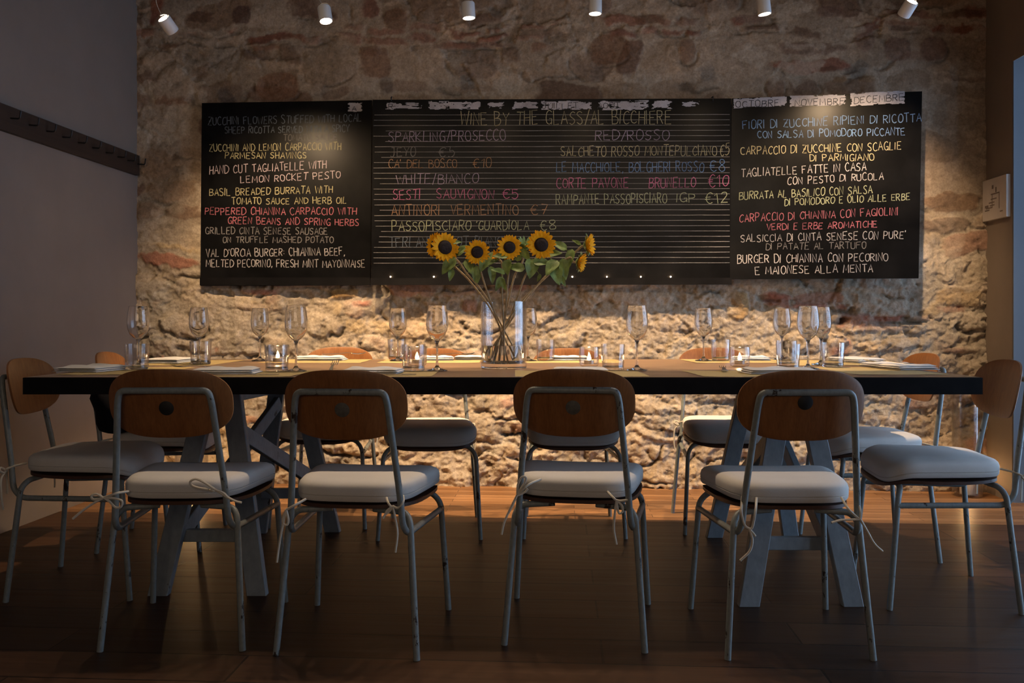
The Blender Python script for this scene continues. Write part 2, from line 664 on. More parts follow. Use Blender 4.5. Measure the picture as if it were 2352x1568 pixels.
def build_stone_wall():
    W, Hh, st = 4.95, 2.92, 0.0062
    nu, nz = int(W / st), int(Hh / st)
    u = np.linspace(-0.06, W - 0.06, nu)
    z = np.linspace(0.0, Hh, nz)
    U, Z = np.meshgrid(u, z)
    wu = U + 0.15 * (fbm(U * 3, Z * 3, 303) - .5) + 0.05 * (fbm(U * 7, Z * 7, 3) - .5) + 0.022 * (fbm(U * 26, Z * 26, 13) - .5)
    wz = Z + 0.15 * (fbm(U * 3, Z * 3, 323) - .5) * np.ones_like(Z) + 0.05 * (fbm(U * 7, Z * 7, 23) - .5) + 0.022 * (fbm(U * 26, Z * 26, 33) - .5)
    W3, W4 = fbm(U * 3, Z * 3, 303), fbm(U * 3, Z * 3, 323)
    low = 1 - sstep(0.85, 1.75, Z + 0.5 * (fbm(U * 1.5, Z * 1.5, 71) - .5))      # 1 on the rough lower part
    mort = np.array([0.44, 0.375, 0.295])
    mhi = (1 + .22 * sstep(1.4, 1.9, Z))[..., None]
    n_big = fbm(U * 2.3, Z * 2.3, 41, 5)
    C = mort[None, None, :] * (0.72 + 0.5 * fbm(U * 5, Z * 5, 47, 5))[..., None] * mhi
    C = C * (1 - .25 * (n_big[..., None] - .4) * np.array([.3, .8, 1.4]))
    H = (0.040 * (fbm(U * 5, Z * 6, 5, 5) - .5) + .004 * (np.abs(fbm(U * 9, Z * 11, 305, 4) - .5) * -2 + .2) + .004 * (np.abs(fbm(U * 24, Z * 27, 345, 4, .6) - .5) * -2 + .2)) * (0.18 + .9 * low)
    def cells(sx, sz, seed, wx, wz):
        rg_ = np.random.default_rng(seed)
        T = rg_.random((7, 128, 128))
        gx, gz = wx / sx, wz / sz
        ix, iz = np.floor(gx).astype(int), np.floor(gz).astype(int)
        f1 = np.full(gx.shape, 9.0)
        f2 = f1.copy()
        hh = np.zeros(gx.shape)
        for a_ in (-1, 0, 1):
            for b_ in (-1, 0, 1):
                cx_, cz_ = ix + a_, iz + b_
                k0, k1 = cx_ & 127, cz_ & 127
                px_, pz_ = cx_ + T[0][k0, k1], cz_ + T[1][k0, k1]
                dx_, dz_ = gx - px_, gz - pz_
                d_ = np.hypot(dx_, dz_)
                v_ = (T[2][k0, k1] - .5) + 1.1 * ((T[3][k0, k1] - .5) * dx_ + (T[4][k0, k1] - .35) * dz_)
                nr = d_ < f1
                f2 = np.where(nr, f1, np.minimum(f2, d_))
                hh = np.where(nr, v_, hh)
                f1 = np.where(nr, d_, f1)
        return hh, f2 - f1
    qx = U + .05 * (fbm(U * 9, Z * 9, 403, 4) - .5) + .03 * (fbm(U * 30, Z * 30, 405, 3) - .5)
    qz = Z + .05 * (fbm(U * 9, Z * 9, 413, 4) - .5) + .03 * (fbm(U * 30, Z * 30, 415, 3) - .5)
    h1, e1 = cells(.25, .165, 500, qx, qz)
    h2, e2 = cells(.070, .050, 510, qx, qz)
    h3, e3 = cells(.028, .022, 520, qx, qz)
    rockmask = sstep(.36, .60, fbm(U * 2.6 + 9, Z * 3.0, 530, 3))
    FAC = .040 * h1 * rockmask + .015 * h2 * (.3 + .7 * rockmask) + .009 * h3
    crack = np.exp(-(e1 / .085) ** 2) * rockmask * sstep(.40, .62, fbm(U * 5, Z * 5, 540, 3))
    H += (FAC - .020 * crack) * (.32 + .62 * low)
    C *= (1 - .38 * crack * (.4 + .6 * low))[..., None]
    C *= (1 + .28 * (h1 * rockmask))[..., None] * (1 + .16 * h2)[..., None]
    hue = (vnoise(np.floor(qx / .25) * 3.7, np.floor(qz / .165) * 5.1, 77) - .5)
    C *= 1 + hue[..., None] * rockmask[..., None] * np.array([.10, -.06, -.22])
    stones = []
    r = random.Random(5)
    zz = 0.0
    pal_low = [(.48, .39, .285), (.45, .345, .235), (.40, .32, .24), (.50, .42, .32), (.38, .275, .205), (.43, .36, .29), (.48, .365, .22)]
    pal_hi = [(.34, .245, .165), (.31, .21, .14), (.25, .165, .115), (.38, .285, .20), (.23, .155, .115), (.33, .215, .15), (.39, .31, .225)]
    brick = [(.34, .135, .085), (.39, .18, .12), (.30, .125, .085), (.41, .21, .145)]
    while zz < Hh + .1:
        isb = r.random() < 0.28
        h = r.uniform(.052, .066) if isb else r.uniform(.09, .20)
        x = -0.2 + r.uniform(-.1, .1)
        while x < W + .1:
            w = r.uniform(.13, .28) if isb else r.uniform(.12, .42)
            if r.random() < 0.85:
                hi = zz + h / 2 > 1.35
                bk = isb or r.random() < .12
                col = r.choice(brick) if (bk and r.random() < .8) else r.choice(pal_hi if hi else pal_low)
                if (not isb) and r.random() < .3 and h > .12:
                    s = r.uniform(.35, .65)
                    stones.append((x + w / 2, zz + h * s / 2, w / 2, h * s / 2, r.uniform(-.06, .06), col, 3.0, 1, bk))
                    stones.append((x + w / 2 + r.uniform(-.03, .03), zz + h * (s + 1) / 2, w / 2, h * (1 - s) / 2, r.uniform(-.06, .06), r.choice(pal_hi if hi else pal_low), 3.0, 1, False))
                else:
                    stones.append((x + w / 2, zz + h / 2 + r.uniform(-.012, .012), w / 2, h / 2, r.uniform(-.07, .07), col, 4.5 if bk else 2.7, 1, bk))
            x += w
        zz += h
    B1, B2, DK, PU, PL, OC, BR = (.36, .145, .095), (.40, .19, .13), (.17, .10, .068), (.125, .07, .062), (.50, .40, .30), (.42, .27, .12), (.24, .135, .08)
    key = [(1967, 719, 2084, 742, B1), (2086, 719, 2150, 740, (.45, .33, .24)), (1757, 669, 1822, 692, B1), (1797, 691, 1906, 711, B2), (1912, 695, 1950, 713, B2),
           (535, 658, 648, 681, B2), (655, 656, 697, 672, B1), (800, 686, 856, 706, B2), (490, 690, 650, 716, PL), (486, 788, 586, 812, B2), (2150, 792, 2262, 814, (.30, .19, .15)),
           (1967, 744, 2080, 766, (.47, .36, .29)), (750, 655, 838, 690, OC), (1668, 664, 1726, 740, OC), (2144, 655, 2230, 706, (.40, .30, .19)), (1900, 712, 1940, 745, PL),
           (1344, 70, 1451, 158, BR), (952, 15, 1005, 63, (.42, .33, .25)), (876, 14, 941, 74, BR), (527, 6, 584, 61, PU), (420, 18, 497, 60, DK), (580, 74, 690, 97, (.27, .13, .085)),
           (576, 98, 642, 118, (.30, .16, .105)), (586, 162, 688, 236, (.29, .155, .09)), (2025, 81, 2098, 147, (.24, .15, .115)), (2108, 78, 2180, 148, (.24, .15, .115)), (2188, 18, 2266, 46, (.15, .065, .045)),
           (2038, 54, 2110, 76, (.17, .10, .075)), (1870, 8, 1945, 47, (.25, .165, .13)), (1958, 50, 2012, 125, (.33, .22, .17)), (1556, 85, 1606, 150, (.34, .21, .14)), (1684, 25, 1768, 60, (.31, .21, .165)),
           (1912, 170, 1950, 193, (.34, .22, .12)), (1968, 170, 2012, 193, (.36, .24, .14)), (1876, 150, 1938, 166, (.17, .09, .06)), (1796, 147, 1832, 166, (.33, .25, .2)), (1000, 92, 1180, 116, (.30, .17, .12)),
           (1020, 92, 1090, 118, (.33, .2, .15)), (820, 100, 875, 135, (.29, .17, .11)), (1083, 908, 1182, 942, (.42, .27, .20)), (1430, 958, 1520, 1072, (.47, .37, .26)), (1128, 965, 1180, 1000, (.58, .49, .37)),
           (530, 950, 600, 978, (.40, .24, .155)), (2065, 905, 2140, 945, (.38, .26, .20)), (1700, 60, 1700, 60, DK), (365, 95, 420, 115, BR), (1450, 30, 1530, 60, BR), (1180, 60, 1290, 90, (.3, .22, .16)), (2150, 700, 2215, 720, B1)]
    for (x0, y0, x1, y1, c) in key:
        if x1 - x0 < 5:
            continue
        a, b = wall_uz(x0, y1), wall_uz(x1, y0)
        big = (y1 - y0) > 40
        stones.append(((a[0] + b[0]) / 2, (a[1] + b[1]) / 2, (b[0] - a[0]) / 2, (b[1] - a[1]) / 2, r.uniform(-.03, .03), c, 2.6 if big else 5.0, 2, not big))
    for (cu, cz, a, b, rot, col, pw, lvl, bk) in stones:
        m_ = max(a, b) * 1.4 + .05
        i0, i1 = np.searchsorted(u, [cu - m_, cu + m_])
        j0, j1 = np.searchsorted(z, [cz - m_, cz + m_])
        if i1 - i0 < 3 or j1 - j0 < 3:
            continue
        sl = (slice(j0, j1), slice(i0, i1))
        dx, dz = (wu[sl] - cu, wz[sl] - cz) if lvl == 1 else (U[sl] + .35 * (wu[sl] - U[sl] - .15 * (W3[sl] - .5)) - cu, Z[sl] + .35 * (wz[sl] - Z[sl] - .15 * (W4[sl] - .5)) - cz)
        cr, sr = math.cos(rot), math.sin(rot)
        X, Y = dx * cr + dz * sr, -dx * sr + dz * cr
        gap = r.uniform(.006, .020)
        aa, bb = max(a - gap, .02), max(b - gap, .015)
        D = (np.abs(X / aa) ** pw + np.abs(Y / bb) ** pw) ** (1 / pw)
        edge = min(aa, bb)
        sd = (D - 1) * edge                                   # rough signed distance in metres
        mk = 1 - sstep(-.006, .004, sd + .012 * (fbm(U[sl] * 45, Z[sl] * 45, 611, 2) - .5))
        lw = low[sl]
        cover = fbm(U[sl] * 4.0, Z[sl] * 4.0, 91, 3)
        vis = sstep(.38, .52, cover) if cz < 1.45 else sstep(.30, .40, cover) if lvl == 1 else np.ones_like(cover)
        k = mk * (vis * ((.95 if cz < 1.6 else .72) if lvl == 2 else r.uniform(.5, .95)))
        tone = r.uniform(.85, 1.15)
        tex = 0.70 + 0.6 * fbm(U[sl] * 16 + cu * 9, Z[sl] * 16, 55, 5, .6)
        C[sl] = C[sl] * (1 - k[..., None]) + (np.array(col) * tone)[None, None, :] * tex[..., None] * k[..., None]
        dome = np.clip(1 - D ** 2, 0, 1)
        prot = (r.uniform(.000, .018) * lw + r.uniform(-.003, .007) * (1 - lw))
        H[sl] = H[sl] * (1 - (.80 if lvl == 2 else .55) * mk * (1 if bk else .4)) + mk * prot * (0.6 + .55 * dome)
        # dark open joints
        if r.random() < (.5 if cz < 1.35 else .5):
            jn = np.exp(-((sd - .009) / .0065) ** 2) * sstep(.52, .66, fbm(U[sl] * 6, Z[sl] * 6, 17 + int(cu * 40) % 50, 3)) * (Y < 0.25 * bb)
            H[sl] -= jn * (.020 * lw + .008)
            C[sl] *= (1 - .45 * jn)[..., None]
    H += 0.015 * (fbm(U * 34, Z * 34, 7, 4, .65) - .5) * (0.25 + .9 * low)
    pits = .6 * sstep(.64, .75, fbm(U * 13, Z * 13, 61, 4)) * low
    H -= 0.018 * pits
    C *= (1 - .25 * pits)[..., None]
    C *= (0.86 + .28 * fbm(U * 60, Z * 60, 65, 2))[..., None]
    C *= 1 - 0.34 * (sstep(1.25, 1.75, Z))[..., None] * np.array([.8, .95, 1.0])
    pl = sstep(.60, .66, fbm(U * 8 + 30, Z * 8, 77, 4)) * sstep(.5, .6, fbm(U * 1.7, Z * 1.7, 99, 3))
    C = C * (1 - .5 * pl[..., None]) + np.array([.55, .47, .38]) * .5 * pl[..., None]
    H = np.clip(H, -.05, .034)
    H = np.where((Z > 1.05) & (Z < 2.15), np.minimum(H, .018), H)
    co = np.empty((nu * nz, 3))
    co[:, 0] = U.ravel()
    co[:, 1] = -H.ravel()
    co[:, 2] = Z.ravel()
    ii = np.arange(nu * nz).reshape(nz, nu)
    q = np.stack([ii[:-1, :-1], ii[:-1, 1:], ii[1:, 1:], ii[1:, :-1]], -1).reshape(-1, 4)
    me = bpy.data.meshes.new('wall_back')
    me.vertices.add(len(co))
    me.vertices.foreach_set('co', co.ravel())
    me.loops.add(q.size)
    me.loops.foreach_set('vertex_index', q.ravel().astype(np.int32))
    me.polygons.add(len(q))
    me.polygons.foreach_set('loop_start', np.arange(0, q.size, 4, dtype=np.int32))
    me.polygons.foreach_set('loop_total', np.full(len(q), 4, dtype=np.int32))
    me.polygons.foreach_set('use_smooth', np.ones(len(q), dtype=bool))
    me.update()
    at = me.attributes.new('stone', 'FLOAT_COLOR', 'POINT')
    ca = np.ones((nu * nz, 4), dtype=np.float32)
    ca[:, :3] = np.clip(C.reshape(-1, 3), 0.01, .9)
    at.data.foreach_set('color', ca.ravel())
    m, nt, b = new_mat('rubble_stone_and_mortar')
    an = N(nt, 'ShaderNodeAttribute', attribute_name='stone')
    v = coords(nt)
    n1 = noise(nt, v, 90, 5, .7)
    n2 = noise(nt, v, 28, 5, .7)
    c = mix(nt, 0.7, an.outputs['Color'], ramp(nt, n1, .25, .75, (.55, .53, .50), (1.3, 1.3, 1.3)), 'MULTIPLY')
    c = mix(nt, 0.6, c, ramp(nt, n2, .28, .72, (.62, .58, .54), (1.25, 1.25, 1.25)), 'MULTIPLY')
    L(nt, c, b.inputs['Base Color'])
    b.inputs['Roughness'].default_value = 0.92
    b.inputs['Specular IOR Level'].default_value = 0.2
    ad = N(nt, 'ShaderNodeMath', operation='ADD')
    L(nt, n1, ad.inputs[0])
    L(nt, n2, ad.inputs[1])
    bump(nt, b, ad.outputs[0], 0.6, 0.006)
    me.materials.append(m)
    o = bpy.data.objects.new('wall_back', me)
    COL.objects.link(o)
    o.location = CORNER
    o.rotation_euler = (0, 0, ROT)
    tag(o, kind='structure')
    return o


wall_back = build_stone_wall()

# ------------------------------------------------------------------ hand lettering
FONT = {
    'A': '0,0 3,10 6,0|1,3.6 5.2,3.9', 'B': '0,0 0,10|~0,10 4,9.6 4.6,7.6 3,5.6 0,5.2|~0,5.2 4.6,5 5.6,2.6 4,.4 0,0', 'C': '~5.4,8.6 3.6,10 1.2,8.6 .1,5 1,1.4 3.4,0 5.6,1.4',
    'D': '0,0 0,10|~0,10 3.6,9.4 5.8,6.4 5.6,3 3.4,.5 0,0', 'E': '5,10 0,9.8 0,0 5.2,.2|0,5.2 4,5.3', 'F': '5.2,10.2 0,9.9 0,0|0,5.4 4,5.5', 'G': '~5.4,8.6 3.4,10 1,8.4 .1,5 1,1.3 3.4,0 5.6,1.6|5.6,0 5.6,4.2 3.2,4.2',
    'H': '0,0 0,10|5.4,0 5.4,10|0,5 5.4,5.2', 'I': '0,0 .1,10', 'J': '~4,10 4,3 3,.4 1,0 0,1.6|1,10 5,10', 'K': '0,0 0,10|5,10 0,4.6 5.4,0', 'L': '0,10 0,0 4.8,.2', 'M': '0,0 .6,10 3.4,3 6.2,10 7,0',
    'N': '0,0 0,10 5.2,0 5.2,10', 'O': '~2.8,10 .6,8.6 0,5 .7,1.4 2.8,0 5,1.4 5.7,5 5,8.6 2.8,10', 'P': '0,0 0,10|~0,10 4.2,9.4 5,7.2 3.6,5 0,4.7', 'Q': '~2.8,10 .6,8.6 0,5 .7,1.4 2.8,0 5,1.4 5.7,5 5,8.6 2.8,10|3.6,2 6,-.6',
    'R': '0,0 0,10|~0,10 4.2,9.5 4.9,7.4 3.4,5.4 0,5|2,5 5.2,0', 'S': '~5,8.8 3,10 .8,9 .4,7 2.4,5.4 4.6,3.8 4.8,1.4 2.6,0 0,1.2', 'T': '-.2,10 6,10.2|2.9,10 2.9,0', 'U': '~0,10 0,3 1,.5 2.7,0 4.4,.6 5.3,3 5.3,10', 'V': '0,10 2.8,0 5.6,10',
    'W': '0,10 2,0 4,8 6,0 8,10', 'X': '0,0 5.4,10|0,10 5.4,0', 'Y': '0,10 2.8,5 5.6,10|2.8,5 2.6,0', 'Z': '.2,9.8 5.4,10 0,.2 5.6,0|1.2,5 4.4,5.2', '0': '~2.4,10 .5,8.4 0,5 .5,1.6 2.4,0 4.3,1.6 4.8,5 4.3,8.4 2.4,10',
    '1': '0,7.6 2.2,10 2.2,0', '2': '~0,8 1.4,9.9 3.8,9.6 4.4,7 2.6,3.6 0,0|0,0 5,.2', '5': '5,10 1,10 .6,5.8|~.6,5.8 3,6.4 4.8,4.4 4.4,1.4 2.2,0 0,.8', '7': '0,10 5,10 2,0|1.2,5 4.4,5', '8': '~2.6,5.4 .6,7.4 1.2,9.6 2.7,10 4.2,9.4 4.6,7.4 2.6,5.4 .3,3 .8,.6 2.6,0 4.5,.6 4.9,3 2.6,5.4',
    '€': '~5.4,8.8 3.6,10 1.4,8.4 .8,5 1.4,1.6 3.6,0 5.6,1.2|-.2,5.8 4,5.9|-.2,4.2 3.6,4.3', '/': '0,-1 3.4,11', ',': '1,1 0,-1.6', ':': '.4,2 .5,2.8|.4,6 .5,6.8', "'": '.4,10.4 0,8', '-': '0,5 3,5', '.': '0,0 .4,.4'}
ADV = {'I': 1.0, ' ': 3.6, ',': 1.4, ':': 1.2, "'": 1.0, 'M': 7.2, 'W': 8.0, '/': 3.6, '.': 1.0, '1': 2.6, '-': 3.0}


def text_strokes(text, x0, y0, x1, y1, cap, jit=1.0, seed=0):
    """strokes in photo-sized board units along a baseline from (x0,y0) to (x1,y1)"""
    r = random.Random(seed + len(text) * 31)
    tot = sum(ADV.get(c, 5.6) for c in text) + 1.9 * (len(text) - 1)
    sx = math.hypot(x1 - x0, y1 - y0) / tot
    sy = cap / 10.0
    ax, ay = (x1 - x0) / math.hypot(x1 - x0, y1 - y0), (y1 - y0) / math.hypot(x1 - x0, y1 - y0)
    out = []
    pen = 0.0
    for c in text:
        if c in FONT:
            dy = r.uniform(-.5, .5) * jit
            sc = 1 + r.uniform(-.09, .09) * jit
            sh = r.uniform(-.06, .08) * jit
            for s in FONT[c].split('|'):
                sm = s.startswith('~')
                pts = [tuple(float(q) for q in t.split(',')) for t in s.lstrip('~').split()]
                pts = [(a + r.uniform(-.25, .25) * jit, b * sc + dy + r.uniform(-.3, .3) * jit) for a, b in pts]
                if sm:
                    pts = [(p.x, p.y) for p in catmull([Vector((a, b, 0)) for a, b in pts], 3)]
                out.append([(x0 + ax * (pen + a + sh * b) * sx + ay * 0, y0 + ay * (pen + a) * sx - b * sy) for a, b in pts])
        pen += ADV.get(c, 5.6) + 1.9
    return out


def ribbons(strokes, proj, wpx, mb, seed=1):
    """flat chalk strokes: proj maps board units to a point on the board face"""
    r = random.Random(seed)
    for s in strokes:
        n = len(s)
        vs, fs = [], []
        for i, (x, y) in enumerate(s):
            a, b = s[max(i - 1, 0)], s[min(i + 1, n - 1)]
            dx, dy = b[0] - a[0], b[1] - a[1]
            l = math.hypot(dx, dy) or 1
            w = wpx * r.uniform(.8, 1.15) / 2
            vs += [proj(x - dy / l * w, y + dx / l * w), proj(x + dy / l * w, y - dx / l * w)]
        for i in range(n - 1):
            fs.append((2 * i, 2 * i + 1, 2 * i + 3, 2 * i + 2))
        mb.add(vs, fs)
    return mb


def chalk_mat(name, c, cover):
    m, nt, b = new_mat(name)
    v = coords(nt)
    n = noise(nt, v, 330, 3, .7)
    n2 = noise(nt, v, 9, 3, .6)
    f = ramp(nt, n, max(.02, .52 - cover * .4), max(.10, .72 - cover * .32))
    f2 = ramp(nt, n2, .25, .6, (.55, .55, .55), (1, 1, 1))
    L(nt, mix(nt, 1.0, mix(nt, f, tuple(x * .18 for x in c), c), f2, 'MULTIPLY'), b.inputs['Base Color'])
    b.inputs['Roughness'].default_value = 0.95
    b.inputs['Specular IOR Level'].default_value = 0.1
    return m


CH = {k: chalk_mat(n, c, v) for k, n, c, v in (
    ('white', 'white_chalk', (.40, .38, .38), .9), ('grey', 'rubbed_white_chalk', (.185, .178, .178), .75), ('dim', 'faded_white_chalk', (.15, .145, .145), .7), ('yellow', 'yellow_chalk', (.345, .315, .185), .9),
    ('tan', 'pale_yellow_chalk', (.36, .32, .20), .85), ('red', 'pink_red_chalk', (.36, .125, .155), .9), ('pink', 'magenta_chalk', (.42, .13, .24), .9), ('blue', 'blue_chalk', (.115, .195, .36), .85),
    ('bluegrey', 'rubbed_blue_chalk', (.11, .13, .16), .8), ('mauve', 'mauve_chalk', (.29, .235, .32), .85), ('brown', 'orange_brown_chalk', (.30, .175, .10), .75), ('green', 'pale_green_chalk', (.33, .35, .225), .85),
    ('rule', 'white_rule', (.27, .255, .25), .7), ('pinkwhite', 'pinkish_chalk', (.38, .315, .345), .9))}
M_oldpaint = chalk_mat('worn_white_paint', (.40, .38, .41), .75)
M_ink = simple('dark_lettering', (0.02, 0.02, 0.025), 0.7)


class Board:
    """a blackboard: planar panel given by its photo outline and its stand-off from the wall at each end"""
    def __init__(self, tl, tr, br, bl, off_l, off_r, thick, label):
        a, b, c = wall_pt(*tl, off_l), wall_pt(*tr, off_r), wall_pt(*bl, off_l)
        n = (b - a).cross(c - a).normalized()
        if n.y > 0:
            n = -n
        self.o, self.n = a, n
        cs = [a, b, self.hit(*br), c]
        base = Vector(((a.x + b.x) / 2, (a.y + b.y) / 2, min(p.z for p in cs)))
        self.root = empty('chalkboard', base)
        tag(self.root, label, 'chalkboard')
        self.base = base
        mb = MB()
        back = [p - n * thick for p in cs]
        mb.add(cs + back, [(0, 1, 2, 3), (7, 6, 5, 4), (0, 4, 5, 1), (1, 5, 6, 2), (2, 6, 7, 3), (3, 7, 4, 0)])
        self.part('panel', mb, M_board, False)
        bt = MB()
        for t in (.12, .88):
            for q in (.25, .75):
                p = cs[0].lerp(cs[1], t).lerp(cs[3].lerp(cs[2], t), q) - n * thick
                w = p.y + TB * p.x
                dist = CORNER.y + TB * CORNER.x - w
                e = Vector((p.x, p.y + max(dist - .004, .012), p.z))
                bt.bar(p, e, .05, .03, (1, 0, 0))
        self.part('batten', bt, M_iron, False)

    def hit(self, px, py, lift=0.0):
        d = Vector(((px - CX) / FPX, 1, -(py - HY) / FPX))
        o = Vector((0, 0, ZC))
        t = (self.o + self.n * lift - o).dot(self.n) / d.dot(self.n)
        return o + d * t

    def part(self, name, mb, m, smooth=False):
        mb.v = [tuple(Vector(p) - self.base) for p in mb.v]
        return obj(name, mb, m, self.root, smooth)

    def write(self, text, x0, y0, x1, y1, cap, color, w=2.3, seed=0, m=None, lift=.0012, name='chalk_line'):
        mb = ribbons(text_strokes(text, x0, y0, x1, y1, cap, 1.0, seed), lambda x, y: self.hit(x, y, lift), w, MB(), seed)
        return self.part(name, mb, m or CH[color])

    def patch(self, x0, y0, x1, y1, seed, m=None, slope=0.0, rough=4.0):
        """torn painted label with a ragged outline"""
        nx_, ny_ = int((x1 - x0) / 1.1), int((y1 - y0) / 1.1)
        gx, gy = np.meshgrid(np.arange(nx_), np.arange(ny_))
        f = fbm(gx / 13.0 + seed * 7, gy / 3.2, 200 + seed, 3, .6)
        ex = np.minimum(gx, nx_ - 1 - gx) / 6.0
        ey = np.minimum(gy, ny_ - 1 - gy) / 3.0
        keep = f + .35 * np.minimum(1, np.minimum(ex, ey)) > .40 + rough * .031
        vs, fs = [], []
        for j in range(ny_):
            for i in range(nx_):
                if keep[j, i]:
                    u0, v0 = x0 + (x1 - x0) * i / nx_, y0 + (y1 - y0) * j / ny_ + slope * (x1 - x0) * i / nx_
                    du, dv = (x1 - x0) / nx_, (y1 - y0) / ny_
                    k = len(vs)
                    vs += [self.hit(u0, v0, .0008), self.hit(u0 + du, v0, .0008), self.hit(u0 + du, v0 + dv, .0008), self.hit(u0, v0 + dv, .0008)]
                    fs.append((k, k + 1, k + 2, k + 3))
        return self.part('painted_label', MB().add(vs, fs), m or M_oldpaint)


bl_ = Board((463.5, 236.5), (854, 230), (850, 655), (460, 656), .040, .062, .018, 'left black chalkboard with the English menu of zucchini, tagliatelle and burger')
tag(bl_.root, group='chalkboards on the stone wall')
bm_ = Board((856, 229), (1679.5, 226), (1678.5, 652), (852.5, 654), .115, .115, .02, 'wide middle chalkboard with ruled lines listing wine by the glass')
tag(bm_.root, group='chalkboards on the stone wall')
br_ = Board((1681, 226), (2118, 209.5), (2110, 639), (1676.5, 641), .115, .185, .022, 'right black chalkboard with the Italian menu, its outer edge swung off the wall')
tag(br_.root, group='chalkboards on the stone wall')

def lx(x, y): return 440 + x / 3.409, 200 + y / 3.409
def mx(x, y): return 850 + x / 3.409, 200 + y / 3.409
def nx(x, y): return 1250 + x / 3.409, 200 + y / 3.409
def rx(x, y): return 1660 + x / 3.267, 180 + y / 3.267

LEFT = [("ZUCCHINI FLOWERS STUFFED WITH LOCAL", 130, 298, 1330, 270, 60, 'bluegrey'), ("SHEEP RICOTTA SERVED WITH A SPICY", 260, 364, 1235, 350, 52, 'bluegrey'), ("TOMATO SAUCE", 720, 420, 1140, 412, 48, 'dim'),
        ("ZUCCHINI AND LEMON CARPACCIO WITH", 140, 502, 1170, 490, 55, 'yellow'), ("PARMESAN SHAVINGS", 262, 560, 900, 556, 48, 'yellow'), ("HAND CUT TAGLIATELLE WITH", 140, 682, 1055, 636, 60, 'pinkwhite'), ("LEMON ROCKET PESTO", 385, 752, 1165, 712, 54, 'pinkwhite'),
        ("BASIL BREADED BURRATA WITH", 140, 852, 1105, 828, 55, 'yellow'), ("TOMATO SAUCE AND HERB OIL", 315, 918, 1215, 912, 50, 'yellow'), ("PEPPERED CHIANINA CARPACCIO WITH", 105, 998, 1290, 998, 55, 'red'), ("GREEN BEANS AND SPRING HERBS", 285, 1070, 1310, 1085, 52, 'red'),
        ("GRILLED CINTA SENESE SAUSAGE", 110, 1148, 1065, 1155, 52, 'grey'), ("ON TRUFFLE MASHED POTATO", 245, 1218, 1110, 1218, 48, 'grey'), ("VAL D'ORCIA BURGER: CHIANINA BEEF,", 115, 1328, 1200, 1315, 60, 'white'), ("MELTED PECORINO, FRESH MINT MAYONNAISE", 115, 1408, 1358, 1412, 58, 'white')]
for k, (t, x0, y0, x1, y1, c, col) in enumerate(LEFT):
    bl_.write(t, *lx(x0, y0), *lx(x1, y1), c / 3.409, col, 1.75, k)
MID = [("WINE BY THE GLASS/AL BICCHIERE", 705, 300, 2358, 286, 104, 'tan'), ("SPARKLING/PROSECCO", 145, 430, 1060, 418, 80, 'mauve'), ("JEYO", 160, 545, 355, 540, 72, 'dim'), ("€5", 535, 550, 665, 545, 76, 'dim'), ("CA' DEL BOSCO", 145, 632, 680, 630, 66, 'brown'), ("€10", 805, 632, 955, 628, 74, 'brown'),
       ("WHITE/BIANCO", 205, 757, 845, 752, 75, 'mauve'), ("SESTI", 180, 880, 392, 872, 76, 'pink'), ("SAUVIGNON", 520, 872, 970, 872, 72, 'pink'), ("€5", 1035, 872, 1165, 874, 76, 'pink'), ("ANTINORI", 170, 1005, 545, 1003, 80, 'brown'), ("VERMENTINO", 630, 1000, 1160, 1000, 80, 'brown'), ("€7", 1255, 998, 1390, 998, 84, 'brown'),
       ("PASSOPISCIARO", 170, 1128, 790, 1118, 76, 'green'), ("'GUARDIOLA", 830, 1118, 1240, 1116, 72, 'green'), ("€8", 1330, 1118, 1460, 1116, 78, 'green'), ("TERLANO PINOT BIANCO", 150, 1255, 1090, 1247, 80, 'bluegrey')]
for k, (t, x0, y0, x1, y1, c, col) in enumerate(MID):
    bm_.write(t, *mx(x0, y0), *mx(x1, y1), c / 3.409, col, 1.6, 40 + k)
MIR = [("RED/ROSSO", 400, 417, 975, 412, 78, 'mauve'), ("SALCHETO ROSSO MONTEPULCIANO", 130, 540, 1350, 534, 76, 'tan'), ("€5", 1375, 540, 1450, 532, 92, 'tan'), ("LE MACCHIOLE, BOLGHERI ROSSO", 95, 664, 1250, 662, 76, 'blue'), ("€8", 1295, 662, 1420, 660, 84, 'blue'),
       ("CORTE PAVONE", 95, 790, 660, 786, 76, 'pink'), ("BRUNELLO", 820, 790, 1185, 784, 76, 'pink'), ("€10", 1285, 786, 1450, 776, 92, 'pink'), ("RAMPANTE PASSOPISCIARO", 95, 917, 960, 906, 76, 'green'), ("IGP", 1035, 902, 1185, 902, 74, 'green'), ("€12", 1260, 912, 1440, 905, 82, 'green')]
for k, (t, x0, y0, x1, y1, c, col) in enumerate(MIR):
    bm_.write(t, *nx(x0, y0), *nx(x1, y1), c / 3.409, col, 1.6, 70 + k)
